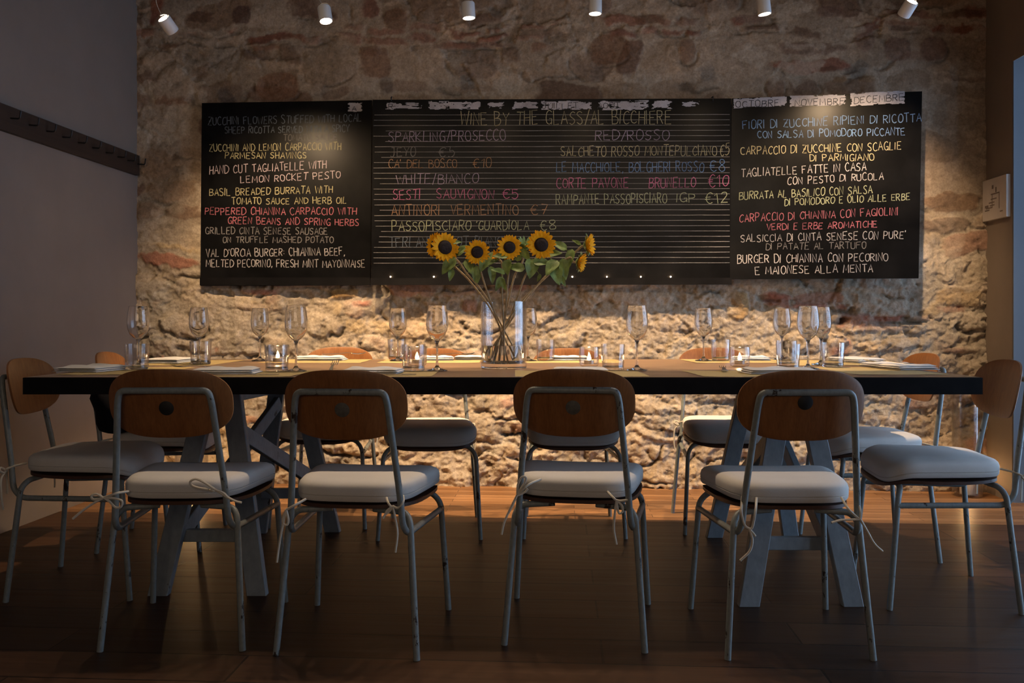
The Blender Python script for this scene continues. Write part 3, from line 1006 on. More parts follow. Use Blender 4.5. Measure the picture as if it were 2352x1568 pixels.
RGT = [("FIORI DI ZUCCHINE RIPIENI DI RICOTTA", 150, 380, 1490, 322, 62, 'blue'), ("CON SALSA DI POMODORO PICCANTE", 262, 447, 1370, 425, 54, 'blue'), ("CARPACCIO DI ZUCCHINE CON SCAGLIE", 135, 572, 1340, 535, 60, 'tan'), ("DI PARMIGIANO", 655, 622, 1135, 616, 50, 'tan'), ("TAGLIATELLE FATTE IN CASA", 140, 740, 1075, 690, 60, 'white'),
       ("CON PESTO DI RUCOLA", 485, 797, 1205, 757, 54, 'white'), ("BURRATA AL BASILICO CON SALSA", 125, 910, 1120, 862, 58, 'green'), ("DI POMODORO E OLIO ALLE ERBE", 465, 955, 1405, 912, 50, 'green'), ("CARPACCIO DI CHIANINA CON FAGIOLINI", 125, 1077, 1315, 1025, 58, 'red'), ("VERDI E ERBE AROMATICHE", 330, 1138, 1160, 1118, 48, 'red'),
       ("SALSICCIA DI CINTA SENESE CON PURE'", 135, 1228, 1375, 1200, 56, 'white'), ("DI PATATE AL TARTUFO", 325, 1286, 1075, 1275, 50, 'grey'), ("BURGER DI CHIANINA CON PECORINO", 110, 1386, 1240, 1370, 60, 'white'), ("E MAIONESE ALLA MENTA", 245, 1470, 1125, 1452, 58, 'white')]
for k, (t, x0, y0, x1, y1, c, col) in enumerate(RGT):
    br_.write(t, *rx(x0, y0), *rx(x1, y1), c / 3.267, col, 1.75, 90 + k)
# ruled lines
mb = MB()
rl = random.Random(4)
for k in range(29):
    y = 264.0 + 12.15 * k
    xs = 857 + rl.uniform(0, 30 if rl.random() < .3 else 4)
    ribbons([[(xs + (1676 - xs) * t / 24, y - 1.2 * t / 24 + rl.uniform(-.2, .2)) for t in range(25)]], lambda x, y: bm_.hit(x, y, .0006), 1.05, mb, k)
bm_.part('ruled_line', mb, CH['rule'])
# old painted month labels
for (x0, y0, x1, y1, sd, sl) in ((1685, 227, 1807, 249, 1, -.05), (1814, 220, 1943, 245, 2, -.03), (1953, 214, 2078, 244, 3, -.05)):
    br_.patch(x0, y0, x1, y1, sd, None, sl, 3.5)
br_.write("OCTOBRE", 1690, 247, 1791, 244, 15, None, 1.7, 5, M_ink, .0016, 'lettering')
br_.write("NOVEMBRE", 1826, 244, 1940, 239, 15, None, 1.7, 6, M_ink, .0016, 'lettering')
br_.write("DECEMBRE", 1962, 238, 2076, 231, 15, None, 1.7, 7, M_ink, .0016, 'lettering')
for (x0, y0, x1, y1, sd, rg) in ((884, 233, 975, 252, 11, 11), (984, 232, 1104, 253, 12, 9), (1120, 234, 1158, 249, 13, 9), (1176, 232, 1236, 251, 14, 8), (1243, 231, 1361, 252, 15, 8), (1374, 230, 1490, 254, 16, 9), (1496, 230, 1545, 251, 17, 11), (1562, 232, 1612, 246, 18, 10)):
    bm_.patch(x0, y0, x1, y1, sd, None, 0, rg)
bm_.write("R", 893, 250, 903, 250, 12, None, 1.6, 8, M_ink, .0016, 'lettering')
bm_.write("JUILLET", 1246, 250, 1328, 249, 13, None, 1.6, 9, M_ink, .0016, 'lettering')
bm_.write("AOUT", 1372, 249, 1424, 248, 13, None, 1.6, 10, M_ink, .0016, 'lettering')
bl_.patch(799, 236, 832, 257, 21, None, 0, 6)
bl_.write("A", 809, 254, 818, 254, 10, None, 2.0, 11, M_ink, .0016, 'lettering')
# frame rails and ledges
def rail(b, x0, y0, x1, y1, h, depth, m, name):
    pts = [b.hit(x0, y0), b.hit(x1, y1), b.hit(x1, y1 + h), b.hit(x0, y0 + h)]
    fr = [p + b.n * depth for p in pts]
    mb = MB().add(fr + pts, [(0, 1, 2, 3), (0, 4, 5, 1), (1, 5, 6, 2), (2, 6, 7, 3), (3, 7, 4, 0)])
    return b.part(name, mb, m)
rail(bm_, 853, 639, 1679, 638, 15.5, .020, M_ledge, 'bottom_rail')
rail(bl_, 460, 637, 851, 637, 18, .006, M_ledge, 'bottom_rail')
for hx in (899, 1637):
    a = bm_.hit(hx, 232, .004)
    mb = MB().tube(catmull([a, a + Vector((0, -.004, .012)), a + Vector((.002, 0, .024)), a + Vector((-.004, .012, .020))], 4), .0028, 6)
    bm_.part('hanging_hook', mb, M_iron, True)
# tiny emissive points added for the bright specks along the middle board's ledge
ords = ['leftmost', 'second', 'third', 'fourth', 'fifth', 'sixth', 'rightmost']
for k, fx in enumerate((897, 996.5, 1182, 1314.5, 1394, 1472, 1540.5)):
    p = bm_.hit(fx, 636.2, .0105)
    o = obj('glow_point', MB().lathe([(0, 0), (.0022, .0008), (.0033, .0028), (.0028, .0052), (0, .0068)], 10), M_glow_point)
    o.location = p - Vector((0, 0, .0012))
    tag(o, '%s tiny warm bright point along the ledge of the wine chalkboard' % (ords[k] if k in (0, 6) else ords[k] + ' from left'), 'light', 'tiny bright points on the chalkboard ledge')

# ------------------------------------------------------------------ ceiling spot lamps
SPOTS = [((375.5, 42), (389, 68), True, 'leftmost white spot lamp, tilted away with its open back glowing', (0.31, .95, -1.0)),
         ((743, 17), (749, 49), False, 'white spot lamp second from left, above the right half of the left chalkboard', (0.0, .21, -1.2)),
         ((1075, 11), (1077, 42), False, 'white spot lamp third from left, above the wine heading', (0.0, .21, -1.2)),
         ((1367, -4), (1367, 32), False, 'white spot lamp fourth from left, cut by the picture top', (0.0, .21, -1.2)),
         ((1752, 0), (1756.5, 33), False, 'white spot lamp fifth from left, above the October label', (0.0, .21, -1.2)),
         ((2095, 3), (2085, 31), True, 'rightmost white spot lamp, tilted away with its bright back at picture top', (0.02, .92, -.98))]
SPOT_W = [115, 122, 118, 118, 122, 120]
for k, (a, b, away, label, aim) in enumerate(SPOTS):
    dy = .03 if away else -.004
    pa, pb = P(a[0], a[1], LAMP_Y), P(b[0], b[1], LAMP_Y)
    ax = (pb - pa)
    if away:
        ax = Vector((ax.x, .055, ax.z)).normalized()
    elif k == 1:
        ax = Vector((ax.x, -.010, ax.z)).normalized()
    else:
        ax = Vector((ax.x, .002, ax.z)).normalized()
    R, LN = (.0285, .066)
    top = pa if away else pb - ax * LN
    root = empty('spot_lamp', top)
    tag(root, label, 'spot lamp', 'white spot lamps hanging over the table')
    q = ax.to_track_quat('Z', 'Y').to_matrix().to_4x4()      # local z runs from the back to the front of the lamp
    if away:
        prof = [(R * .86, .010), (R * .86, .0), (R, .0), (R, LN - .006), (R * .95, LN), (R * .82, LN), (R * .80, LN - .008), (R * .80, .012), (R * .86, .010)]
    else:
        prof = [(0, 0), (R * .93, 0), (R, .004), (R, LN), (R * .9, LN), (R * .88, LN - .006), (R * .88, .006), (0, .006)]
    obj('body', MB().lathe(prof, 28, q), M_lampwhite, root)
    if away:
        obj('bulb', MB().lathe([(0, .004), (R * .84, .006), (R * .84, .012), (0, .014)], 24, q), M_bulb, root)
        obj('lens', MB().lathe([(0, LN - .007), (R * .79, LN - .007), (R * .79, LN - .003), (0, LN - .002)], 24, q), M_bulb, root)
    else:
        obj('lens', MB().lathe([(0, LN - .005), (R * .87, LN - .005), (R * .87, LN - .001), (0, LN + .0015)], 24, q), M_bulb, root)
    ceil_z = 2.92 - top.z
    s = -1 if k in (0, 1, 2) else 1
    br = catmull([Vector((.016, 0, 0)), Vector((.017, 0, .014)), Vector((.0, 0, .017)), Vector((-.014 , 0, .012))], 4)
    obj('bracket', MB().tube(br, .0022, 6), M_wire, root)
    cb = catmull([Vector((-.006, 0, .012)), Vector((-.022, .004, .04)), Vector((-.034, .004, .085)), Vector((-.02, 0, .16)), Vector((-.005, 0, ceil_z * .7)), Vector((0, 0, ceil_z))], 6)
    obj('cable', MB().tube(cb, .0016, 6), M_wire, root)
    lp = top + ax * (LN + .008)
    add_light('spot_lamp_light', 'SPOT', lp, SPOT_W[k], WARM, lp + Vector(aim), spot_size=math.radians(84 if away else 73), spot_blend=.85 if away else .16, shadow_soft_size=.016)
    add_light('spot_lamp_spill', 'SPOT', lp, 9 if not away else 6, WARM, lp + Vector((0, .55, -1)), spot_size=math.radians(122), spot_blend=1.0, shadow_soft_size=.016)

# ------------------------------------------------------------------ coat rack on the left wall
rack = empty('coat_rack', (leftwall_x(3.6), 3.6, 1.745))
rack.rotation_euler = (0, 0, -math.atan(TLW))
tag(rack, 'long dark wooden coat rack with black hooks on the left wall', 'coat rack')
kL = math.hypot(1, TLW)
obj('rack_board', MB().box((.002, -1.6, 0), (.026, (4.70 - 3.6) * kL, .113)), M_rackwood, rack, False)
hp = [11.5, 54.5, 94.7, 132, 167.9, 200.9, 232.4, 259.7, 282.6, 306]
for k, hx in enumerate(hp):
    a = (hx - CX) / FPX
    y = (CORNER.x - TLW * CORNER.y) / (a - TLW)
    ly = (y - 3.6) * kL
    z = .062
    pts = rounded([(.02, ly, z), (.068, ly, z - .004), (.072, ly, z + .030)], .010, 4)
    obj('hook', MB().tube(pts, .0038, 6), M_iron, rack)

# ------------------------------------------------------------------ dining table
T_Z = .75
Y1, Y2 = 2.548, 3.716
TX0, TX1 = -1.507, 1.450
table = empty('dining_table', ((TX0 + TX1) / 2, (Y1 + Y2) / 2, 0))
tag(table, 'long wooden dining table with black edge on grey painted trestles', 'table')
tl = table.location
hx, hy = (TX1 - TX0) / 2, (Y2 - Y1) / 2
obj('tabletop', MB().box((-hx + .006, -hy + .006, T_Z - .046), (hx - .006, hy - .006, T_Z)), M_tabletop, table, False)
eb = MB()
eb.box((-hx, -hy, T_Z - .053), (hx, -hy + .006, T_Z - .0015)).box((-hx, hy - .006, T_Z - .053), (hx, hy, T_Z - .0015))
eb.box((-hx, -hy + .006, T_Z - .053), (-hx + .006, hy - .006, T_Z - .0015)).box((hx - .006, -hy + .006, T_Z - .053), (hx, hy - .006, T_Z - .0015))
eb.box((-hx + .006, -hy + .006, T_Z - .053), (hx - .006, hy - .006, T_Z - .047))
obj('edge_band', eb, M_tableedge, table, False)


def trestle(feet, apex, braceA, braceB):
    """feet: front-left, front-right, rear-left, rear-right; apex: front, rear"""
    cx_, cy_ = sum(f[0] for f in feet) / 4, sum(f[1] for f in feet) / 4
    root = empty('trestle', (cx_ - tl.x, cy_ - tl.y, 0))
    root.parent = table
    L0 = Vector((cx_, cy_, 0))
    loc = lambda p: Vector(p) - L0
    fa, ra = Vector(apex[0]), Vector(apex[1])
    obj('beam', MB().bar(loc(fa - (ra - fa) * .12 + Vector((0, 0, -.025))), loc(ra + (ra - fa) * .12 + Vector((0, 0, -.025))), .075, .05, (0, 0, 1)), M_trestle, root, False)
    legs = []
    for i, f in enumerate(feet):
        ap = fa if i < 2 else ra
        s = -1 if i % 2 == 0 else 1
        top = ap + Vector((s * .040, 0, -.012))
        legs.append((Vector((f[0], f[1], 0.0)), top))
        lg = MB().bar(loc((f[0], f[1], .002)), loc(top), .066, .032, (1, 0, 0))
        ax = (loc(top) - loc((f[0], f[1], .002)))
        for q in range(8):
            p = Vector(lg.v[q])
            lg.v[q] = tuple(p - ax * ((p.z - .001) / ax.z))
        obj('leg', lg, M_trestle, root, False)
    at = lambda k, z: legs[k][0].lerp(legs[k][1], z / legs[k][1].z)
    for a, b in ((0, 1), (2, 3)):
        o_ = Vector((0, .034 if a == 0 else -.034, 0))
        obj('rung', MB().bar(loc(at(a, .185) + o_), loc(at(b, .185) + o_), .042, .026, (0, 0, 1)), M_trestle, root, False)
    for (k0, z0, k1, z1, xo) in (braceA, braceB):
        p0, p1 = at(k0, z0), at(k1, z1)
        obj('brace', MB().bar(loc(p0 + Vector((xo, .03 if k0 < 2 else -.03, 0))), loc(p1 + Vector((xo, .03 if k1 < 2 else -.03, 0))), .055, .024, (0, 0, 1)), M_trestle, root, False)
    return root


trestle([(-1.19, 2.79), (-.858, 2.79), (-1.10, 3.60), (-.784, 3.62)], [(-1.02, 2.89, .695), (-.945, 3.49, .695)], (1, .55, 3, .24, -.02), (2, .58, 0, .20, .02))
trestle([(.767, 2.685), (1.103, 2.685), (.862, 3.53), (1.187, 3.53)], [(.955, 2.80, .695), (1.02, 3.42, .695)], (0, .58, 2, .24, .03), (3, .58, 1, .20, -.03))


# ------------------------------------------------------------------ chairs
def superell(a, b, p, n, dx=0.0):
    out = []
    for k in range(n):
        t = 2 * math.pi * k / n
        c, s = math.cos(t), math.sin(t)
        out.append((a * math.copysign(abs(c) ** (2 / p), c) + dx, b * math.copysign(abs(s) ** (2 / p), s)))
    return out


def chair_parts():
    P_ = {}
    # curved plywood backrest
    n, rings = 64, [0.0, .35, .7, .93, 1.0]
    mbk = MB()
    out = superell(.172, .0965, 2.75, n)
    def face(x, z, side, e=1.0):
        y = -.232 - .20 * (z) + 1.15 * x * x - side * .0055 * e
        return Vector((x, y, .6955 + z))
    vs, fs = [], []
    for side in (1, -1):
        st = len(vs)
        vs.append(face(0, 0, side))
        for q in rings[1:]:
            for (x, z) in out:
                vs.append(face(x * q, z * q, side, .55 if q == 1.0 else 1))
        for ri in range(len(rings) - 1):
            for k in range(n):
                k2 = (k + 1) % n
                if ri == 0:
                    f = (st, st + 1 + k, st + 1 + k2)
                else:
                    a = st + 1 + (ri - 1) * n
                    f = (a + k, a + n + k, a + n + k2, a + k2)
                fs.append(f if side == 1 else f[::-1])
    o1, o2 = 1 + (len(rings) - 2) * n, 1 + (len(rings) - 1) * n + 1 + (len(rings) - 2) * n
    for k in range(n):
        k2 = (k + 1) % n
        fs.append((o1 + k, o2 + k, o2 + k2, o1 + k2))
    P_['backrest'] = mesh('backrest', mbk.add(vs, fs))
    P_['mark'] = mesh('round_plug', MB().lathe([(0, .0006), (.0195, .0006), (.0205, 0), (.0205, -.003)], 24, Matrix.Translation((0, -.2352, .683)) @ Matrix.Rotation(math.radians(90 + 11.3), 4, 'X')))
    P_['back_frame'] = None
    R = .0092
    top = [(-.1985, .172, .330), (-.166, -.165, .335), (-.158, -.196, .365), (-.152, -.204, .45), (-.128, -.246, .700), (-.1225, -.2495, .730), (-.09, -.2505, .731), (.09, -.2505, .731), (.1225, -.2495, .730), (.128, -.246, .700), (.152, -.204, .45), (.158, -.196, .365), (.166, -.165, .335), (.1985, .172, .330)]
    pts = rounded(top[0:5] + [(-.1205, -.251, .733), (.1205, -.251, .733)] + top[9:], .042, 6)
    P_['back_frame'] = mesh('back_frame', MB().tube(pts, R, 10))
    for s in (-1, 1):
        P_['rear%d' % s] = mesh('leg', MB().tube(rounded([(s * .198, -.20, 0), (s * .172, -.165, .368), (s * .155, -.150, .391), (s * .06, -.13, .394)], .035, 5), R, 10))
        P_['front%d' % s] = mesh('leg', MB().tube(rounded([(s * .216, .20, 0), (s * .196, .168, .352), (s * .165, .152, .387), (s * .05, .145, .390)], .05, 6), R, 10))
    # plywood seat
    mb = MB()
    n = 48
    out = superell(.188, .192, 3.6, n)
    def sz(x, y):
        return .404 - .035 * max(0, (y - .10)) / .10 * max(0, (y - .10)) / .10 + .10 * x * x - .010 * math.cos(min(1, abs(y) / .2) * 1.57)
    vs, fs = [], []
    for side, dz in ((1, .010), (-1, 0)):
        st = len(vs)
        vs.append((0, .015, sz(0, .015) + dz))
        for q in (.4, .75, 1):
            for (x, y) in out:
                w = 1 + .13 * (y / .195)
                vs.append((x * q * w, y * q + .015, sz(x * q, y * q) + dz))
        for ri in range(3):
            for k in range(n):
                k2 = (k + 1) % n
                if ri == 0:
                    f = (st, st + 1 + k, st + 1 + k2)
                else:
                    a = st + 1 + (ri - 1) * n
                    f = (a + k, a + n + k, a + n + k2, a + k2)
                fs.append(f if side == 1 else f[::-1])
    o1, o2 = 1 + 2 * n, 1 + 3 * n + 1 + 2 * n
    for k in range(n):
        k2 = (k + 1) % n
        fs.append((o1 + k, o2 + k, o2 + k2, o1 + k2))
    P_['seat'] = mesh('seat', mb.add(vs, fs))
    # cushion
    mb = MB()
    n = 64
    out = superell(.187, .188, 5.0, n)
    prof = [(0, .0590), (.4, .0590), (.75, .0585), (.88, .0560), (.95, .0510), (.985, .0440), (1.0, .0340), (1.0, .0205), (.984, .0185), (1.0, .0165), (.995, .0085), (.975, .0025), (.93, 0), (.4, 0), (0, 0)]
    vs, fs, rg = [], [], []
    def cz(x, y):
        return .4165 - .030 * max(0, (y - .10) / .09) ** 2 - .010 * (y + .02) + .05 * x * x
    for q, h in prof:
        if q == 0:
            rg.append([len(vs)])
            vs.append((0, .012, cz(0, 0) + h))
        else:
            rg.append(list(range(len(vs), len(vs) + n)))
            for (x, y) in out:
                w = 1 + .135 * (y / .188)
                vs.append((x * q * w, y * q + .012, cz(x * q, y * q) + h))
    for A, B in zip(rg[:-1], rg[1:]):
        for k in range(n):
            k2 = (k + 1) % n
            if len(A) == 1:
                fs.append((A[0], B[k], B[k2]))
            elif len(B) == 1:
                fs.append((A[k], B[0], A[k2]))
            else:
                fs.append((A[k], B[k], B[k2], A[k2]))
    P_['cushion'] = mesh('cushion', mb.add(vs, fs))
    return P_


CPT = chair_parts()
def link(name, me, m, parent):
    o = bpy.data.objects.new(name, me)
    if m and not me.materials:
        me.materials.append(m)
    COL.objects.link(o)
    o.parent = parent
    return o


def tie_mesh(lines, w=.0042):
    """cotton tape: flat-ish strips along polylines"""
    mb = MB()
    for ln in lines:
        pts = catmull(ln, 5)
        mb.tube(pts, [w] * len(pts), 6)
    return mb


GEN_TIES = []
for s in (-1, 1):
    x = s * .153
    GEN_TIES.append([[(s * .13, -.165, .445), (x, -.192, .44), (x + s * .012, -.212, .432), (x + s * .004, -.218, .425)],
                     [(x + s * .004, -.218, .425), (x + s * .03, -.222, .40), (x + s * .035, -.218, .34), (x + s * .03, -.215, .30)],
                     [(x + s * .004, -.218, .425), (x - s * .012, -.224, .39), (x - s * .01, -.222, .345)],
                     [(x + s * .004, -.218, .425), (x + s * .022, -.226, .438), (x + s * .034, -.224, .43), (x + s * .018, -.22, .42), (x + s * .004, -.218, .425)]])


def make_chair(loc, rz, label, group, ties=None, mark=None):
    root = empty('dining_chair', loc, rz)
    tag(root, label, 'chair', group)
    b = link('backrest', CPT['backrest'], M_ply, root)
    me = CPT['mark'].copy()
    me.materials.append(mark or M_dark)
    pl = link('round_plug', me, None, b)
    if 'black half spot' in label:
        pl.location = (0, -.0045, .022)
    link('back_frame', CPT['back_frame'], M_paint, root)
    link('leg', CPT['front-1'], M_paint, root)
    link('leg', CPT['front1'], M_paint, root)
    link('leg', CPT['rear-1'], M_paint, root)
    link('leg', CPT['rear1'], M_paint, root)
    link('seat', CPT['seat'], M_seatply, root)
    c = link('cushion', CPT['cushion'], M_cushion, root)
    for i in (0, 1):
        t = tie_mesh(ties[i] if ties else GEN_TIES[i], .0034)
        obj('tie', t, M_tie, c)
    return root


def px_ties(loc, rz, d, lines):
    """ties traced at the depth of the rear posts, brought into the chair's own space"""
    M_ = (Matrix.Translation(loc) @ Matrix.Rotation(rz, 4, 'Z')).inverted()
    return [[M_ @ P(x, y, d + (e[0] if e else 0)) for (x, y, *e) in ln] for ln in lines]


FG, BG, EG = 'chairs along the near side of the table', 'chairs along the wall side of the table', 'chairs at the table ends'
def z_(x): return math.radians(x)
front = [
    ((-.957, 2.515, 0), z_(1.0), 'near side chair first from left, dark spot on backrest, bow tied at left post', 2.295,
     [[(295, 1128, .04), (270, 1132), (245, 1140), (238, 1143)], [(238, 1143), (215, 1155), (190, 1172), (167, 1191)], [(238, 1143), (222, 1134), (210, 1139), (216, 1147), (238, 1143)], [(238, 1143), (262, 1144), (280, 1150), (278, 1163), (266, 1165), (252, 1152), (240, 1143)]],
     [[(470, 1122, .04), (485, 1126), (494, 1128)], [(494, 1124), (470, 1108), (450, 1100), (437, 1106), (445, 1117), (480, 1125)], [(494, 1124), (520, 1140), (540, 1150), (555, 1154)], [(494, 1124), (512, 1131), (524, 1142)]], M_dark),
    ((-.437, 2.47, 0), z_(-5.5), 'near side chair second from left, pale grey spot on backrest', 2.25,
     [[(702, 1146, .03), (680, 1158), (662, 1168), (657, 1170)], [(657, 1170), (652, 1195), (643, 1240), (636, 1291)], [(657, 1170), (650, 1190), (652, 1203), (660, 1204), (662, 1192), (657, 1170)]],
     [[(888, 1143, .03), (892, 1155), (900, 1166)], [(926, 1138, .03), (926, 1152), (914, 1166), (902, 1162)], [(902, 1162), (890, 1172), (880, 1190)], [(902, 1162), (908, 1190), (913, 1225), (908, 1268)], [(902, 1162), (896, 1172), (886, 1180)]], M_grey_mark),
    ((.202, 2.53, 0), z_(-8), 'near side chair third from left, chipped frame and grey spot under its bar', 2.305,
     [[(1242, 1100, .06), (1215, 1112), (1195, 1130), (1188, 1138)], [(1188, 1134), (1190, 1112), (1198, 1096), (1207, 1096), (1206, 1106), (1190, 1132)], [(1188, 1136), (1178, 1158), (1168, 1178)], [(1186, 1140), (1170, 1172), (1158, 1200), (1152, 1227)], [(1188, 1138), (1205, 1130), (1212, 1122)]],
     [[(1395, 1128, .04), (1408, 1142), (1416, 1150)], [(1446, 1135, .03), (1444, 1146), (1425, 1150), (1414, 1148)], [(1416, 1150), (1428, 1160), (1430, 1174), (1422, 1178), (1418, 1165), (1416, 1150)], [(1416, 1150), (1412, 1180), (1410, 1215), (1416, 1250)]], M_grey_mark),
    ((.788, 2.455, 0), z_(-.5), 'near side chair fourth from left, black half spot under a badly chipped bar', 2.235,
     [[(1738, 1143, .04), (1735, 1175), (1728, 1210), (1721, 1214)], [(1705, 1140, .03), (1703, 1175), (1710, 1205), (1721, 1214)], [(1721, 1214), (1730, 1224), (1735, 1231)], [(1721, 1214), (1728, 1240), (1722, 1265), (1700, 1287)]],
     [[(1932, 1142, .04), (1950, 1170), (1972, 1190), (1976, 1192)], [(1968, 1150, .03), (1976, 1170), (1976, 1192)], [(1976, 1192), (1950, 1193), (1930, 1194), (1910, 1200)], [(1976, 1192), (1992, 1220), (2008, 1248), (2027, 1266)]], M_dark)]
for (loc, rz, lab, d, t0, t1, mk) in front:
    loc = Vector(loc)
    make_chair(loc, rz, lab, FG, (px_ties(loc, rz, d, t0), px_ties(loc, rz, d, t1)), mk)
for (x, y, a, lab) in ((-.86, 3.87, 178, 'wall side chair first from left, mostly hidden behind the second near chair'), (-.355, 3.68, 182, 'wall side chair second from left, seat seen beside the second near chair'),
                       (.265, 3.70, 180, 'wall side chair third from left, behind the third near chair'), (.965, 3.765, 179, 'wall side chair fourth from left, bright cushion beside the right trestle')):
    make_chair(Vector((x, y, 0)), z_(a), lab, BG)
make_chair(Vector((1.4355, 2.829, 0)), z_(81.8), 'nearer chair at the right table end, its pale cushion in bluish daylight', EG)
make_chair(Vector((1.44, 3.36, 0)), z_(88), 'farther chair at the right table end, close to the stone wall', EG)
make_chair(Vector((-1.48, 2.93, 0)), z_(-85), 'nearer chair at the left table end, dim and cut by the picture edge', EG)
make_chair(Vector((-1.47, 3.50, 0)), z_(-84), 'farther chair at the left table end with a black bag on its seat', EG)

# black bag lying on the far left chair
bag = empty('shoulder_bag', (-1.585, 3.36, .480))
tag(bag, 'black soft bag lying on the farther chair at the left end', 'bag')
mb = MB()
prof = [(0, 0), (.09, 0), (.115, .02), (.125, .07), (.12, .12), (.095, .165), (.05, .185), (0, .19)]
mb.lathe(prof, 24)
mb.v = [(x * 1.0 + .02 * math.sin(z * 30), y * .72 + .01 * math.sin(x * 40), z + .008 * math.sin(x * 35 + y * 20)) for x, y, z in mb.v]
obj('pouch', mb, M_bag, bag)
obj('strap', MB().tube(catmull([(-.09, 0, .15), (-.05, -.03, .195), (.03, -.03, .2), (.09, -.01, .15)], 6), .009, 8), M_bag, bag)

# ------------------------------------------------------------------ things on the table
def tpt(px, py):
    d = FPX * (ZC - T_Z) / (py - HY)
    return Vector(((px - CX) / FPX * d, d, T_Z))


MATZ = T_Z + .0012
# paper place mats
mats = [(-.88, 2.72, 0, 'near row place mat in front of the first chair from left'), (-.46, 2.72, 0, 'near row place mat in front of the second chair from left'), (.22, 2.72, 0, 'near row place mat in front of the third chair from left'), (.80, 2.72, 0, 'near row place mat in front of the fourth chair from left'),
        (-.83, 3.54, 0, 'wall side place mat first from left'), (-.345, 3.54, 0, 'wall side place mat second from left'), (.25, 3.54, 0, 'wall side place mat third from left'), (.96, 3.54, 0, 'wall side place mat fourth from left'),
        (-1.32, 2.86, 90, 'place mat at the left table end, nearer one'), (-1.32, 3.40, 90, 'place mat at the left table end, farther one'), (1.26, 2.86, 90, 'place mat at the right table end, nearer one'), (1.26, 3.40, 90, 'place mat at the right table end, farther one')]
for (x, y, a, lab) in mats:
    w, h = (.21, .15)
    mb = MB()
    nn = 8
    vs = []
    for i in range(nn + 1):
        for j in range(nn + 1):
            px_, py_ = -w + 2 * w * i / nn, -h + 2 * h * j / nn
            e = .0016 * max(0, abs(px_) / w - .8) * 5 * random.random()
            vs.append((px_, py_, .0004 + e))
    fs = []
    for i in range(nn):
        for j in range(nn):
            k = i * (nn + 1) + j
            fs.append((k, k + nn + 1, k + nn + 2, k + 1))
    bot = [(p[0], p[1], p[2] - .0003) for p in vs]
    mb.add(vs + bot, fs + [tuple(len(vs) + i for i in f[::-1]) for f in fs])
    if abs(x + .88) < .01:
        x = -.895
    o = obj('place_mat', mb, M_mat)
    o.location = (x, y, T_Z)
    o.rotation_euler = (0, 0, z_(a + random.uniform(-1.5, 1.5)))
    tag(o, 'straw yellow paper ' + lab, 'place mat', 'paper place mats')


def napkin_mesh(w, h, t, seed):
    r = random.Random(seed)
    mb = MB()
    layers = 3
    for l in range(layers):
        nx_, ny_ = 18, 10
        z0 = t * l / layers
        sh = (r.uniform(-.006, .006), r.uniform(-.005, .005))
        g = []
        for i in range(nx_ + 1):
            for j in range(ny_ + 1):
                u_, v_ = i / nx_, j / ny_
                x = (u_ - .5) * w * (1 - .02 * l) + sh[0]
                y = (v_ - .5) * h * (1 - .03 * l) + sh[1] + .004 * math.sin(u_ * 9 + seed)
                edge = min(u_, 1 - u_, v_, 1 - v_)
                rd = min(1, edge / .07)
                th = t / layers * (.25 + .72 * math.sqrt(rd))
                wv = .003 * math.sin(u_ * 11 + seed * 2 + l) * math.sin(v_ * 5 + seed)
                g.append((x, y, z0, th, wv))
        n = len(g)
        vs = [(x, y, z + th + (wv if l == layers - 1 else 0) * (th / (t / layers))) for x, y, z, th, wv in g] + [(x, y, z) for x, y, z, th, wv in g]
        fs = []
        for i in range(nx_):
            for j in range(ny_):
                k = i * (ny_ + 1) + j
                fs.append((k, k + ny_ + 1, k + ny_ + 2, k + 1))
                fs.append((n + k, n + k + 1, n + k + ny_ + 2, n + k + ny_ + 1))
        bd = [i * (ny_ + 1) for i in range(nx_ + 1)] + [nx_ * (ny_ + 1) + j for j in range(1, ny_ + 1)] + [i * (ny_ + 1) + ny_ for i in range(nx_ - 1, -1, -1)] + [j for j in range(ny_ - 1, 0, -1)]
        for a, b in zip(bd, bd[1:] + bd[:1]):
            fs.append((a, n + a, n + b, b))
        mb.add(vs, fs)
    return mb


napk = [(522, 857, .195, .12, 3, 'napkin in front of the first near chair from left'), (858, 857, .185, .12, -4, 'napkin in front of the second near chair from left'), (1330, 857, .18, .12, 0, 'napkin in front of the third near chair, behind its backrest'), (1785, 857, .22, .12, 4, 'napkin in front of the fourth near chair from left'),
        (216, 851, .20, .17, 78, 'napkin at the left table end, nearer setting'), (392, 832, .18, .16, 82, 'napkin at the left table end, farther setting'), (738, 827, .205, .11, 0, 'wall side napkin first from left, fork at its right'), (1003, 827, .15, .10, 2, 'wall side napkin second from left, just right of a lit candle'),
        (1082, 826, .13, .09, -8, 'wall side napkin with a pointed end, left of the vase'), (1312, 827, .16, .10, 0, 'wall side napkin behind the candle right of the vase'), (1722, 827, .15, .10, 3, 'wall side napkin behind the rightmost candle'), (1965, 831, .20, .14, -75, 'napkin at the right table end, farther setting'), (2062, 846, .25, .15, -82, 'napkin at the right table end with a fork on top')]
NP = {}
for k, (px, py, w, h, a, lab) in enumerate(napk):
    p = tpt(px, py)
    o = obj('napkin', napkin_mesh(w, h, .017, k), M_napkin)
    o.location = (p.x, p.y, MATZ + .0009)
    o.rotation_euler = (0, 0, z_(a))
    tag(o, 'folded white cloth ' + lab, 'napkin', 'white napkins on the table')
    NP[k] = o


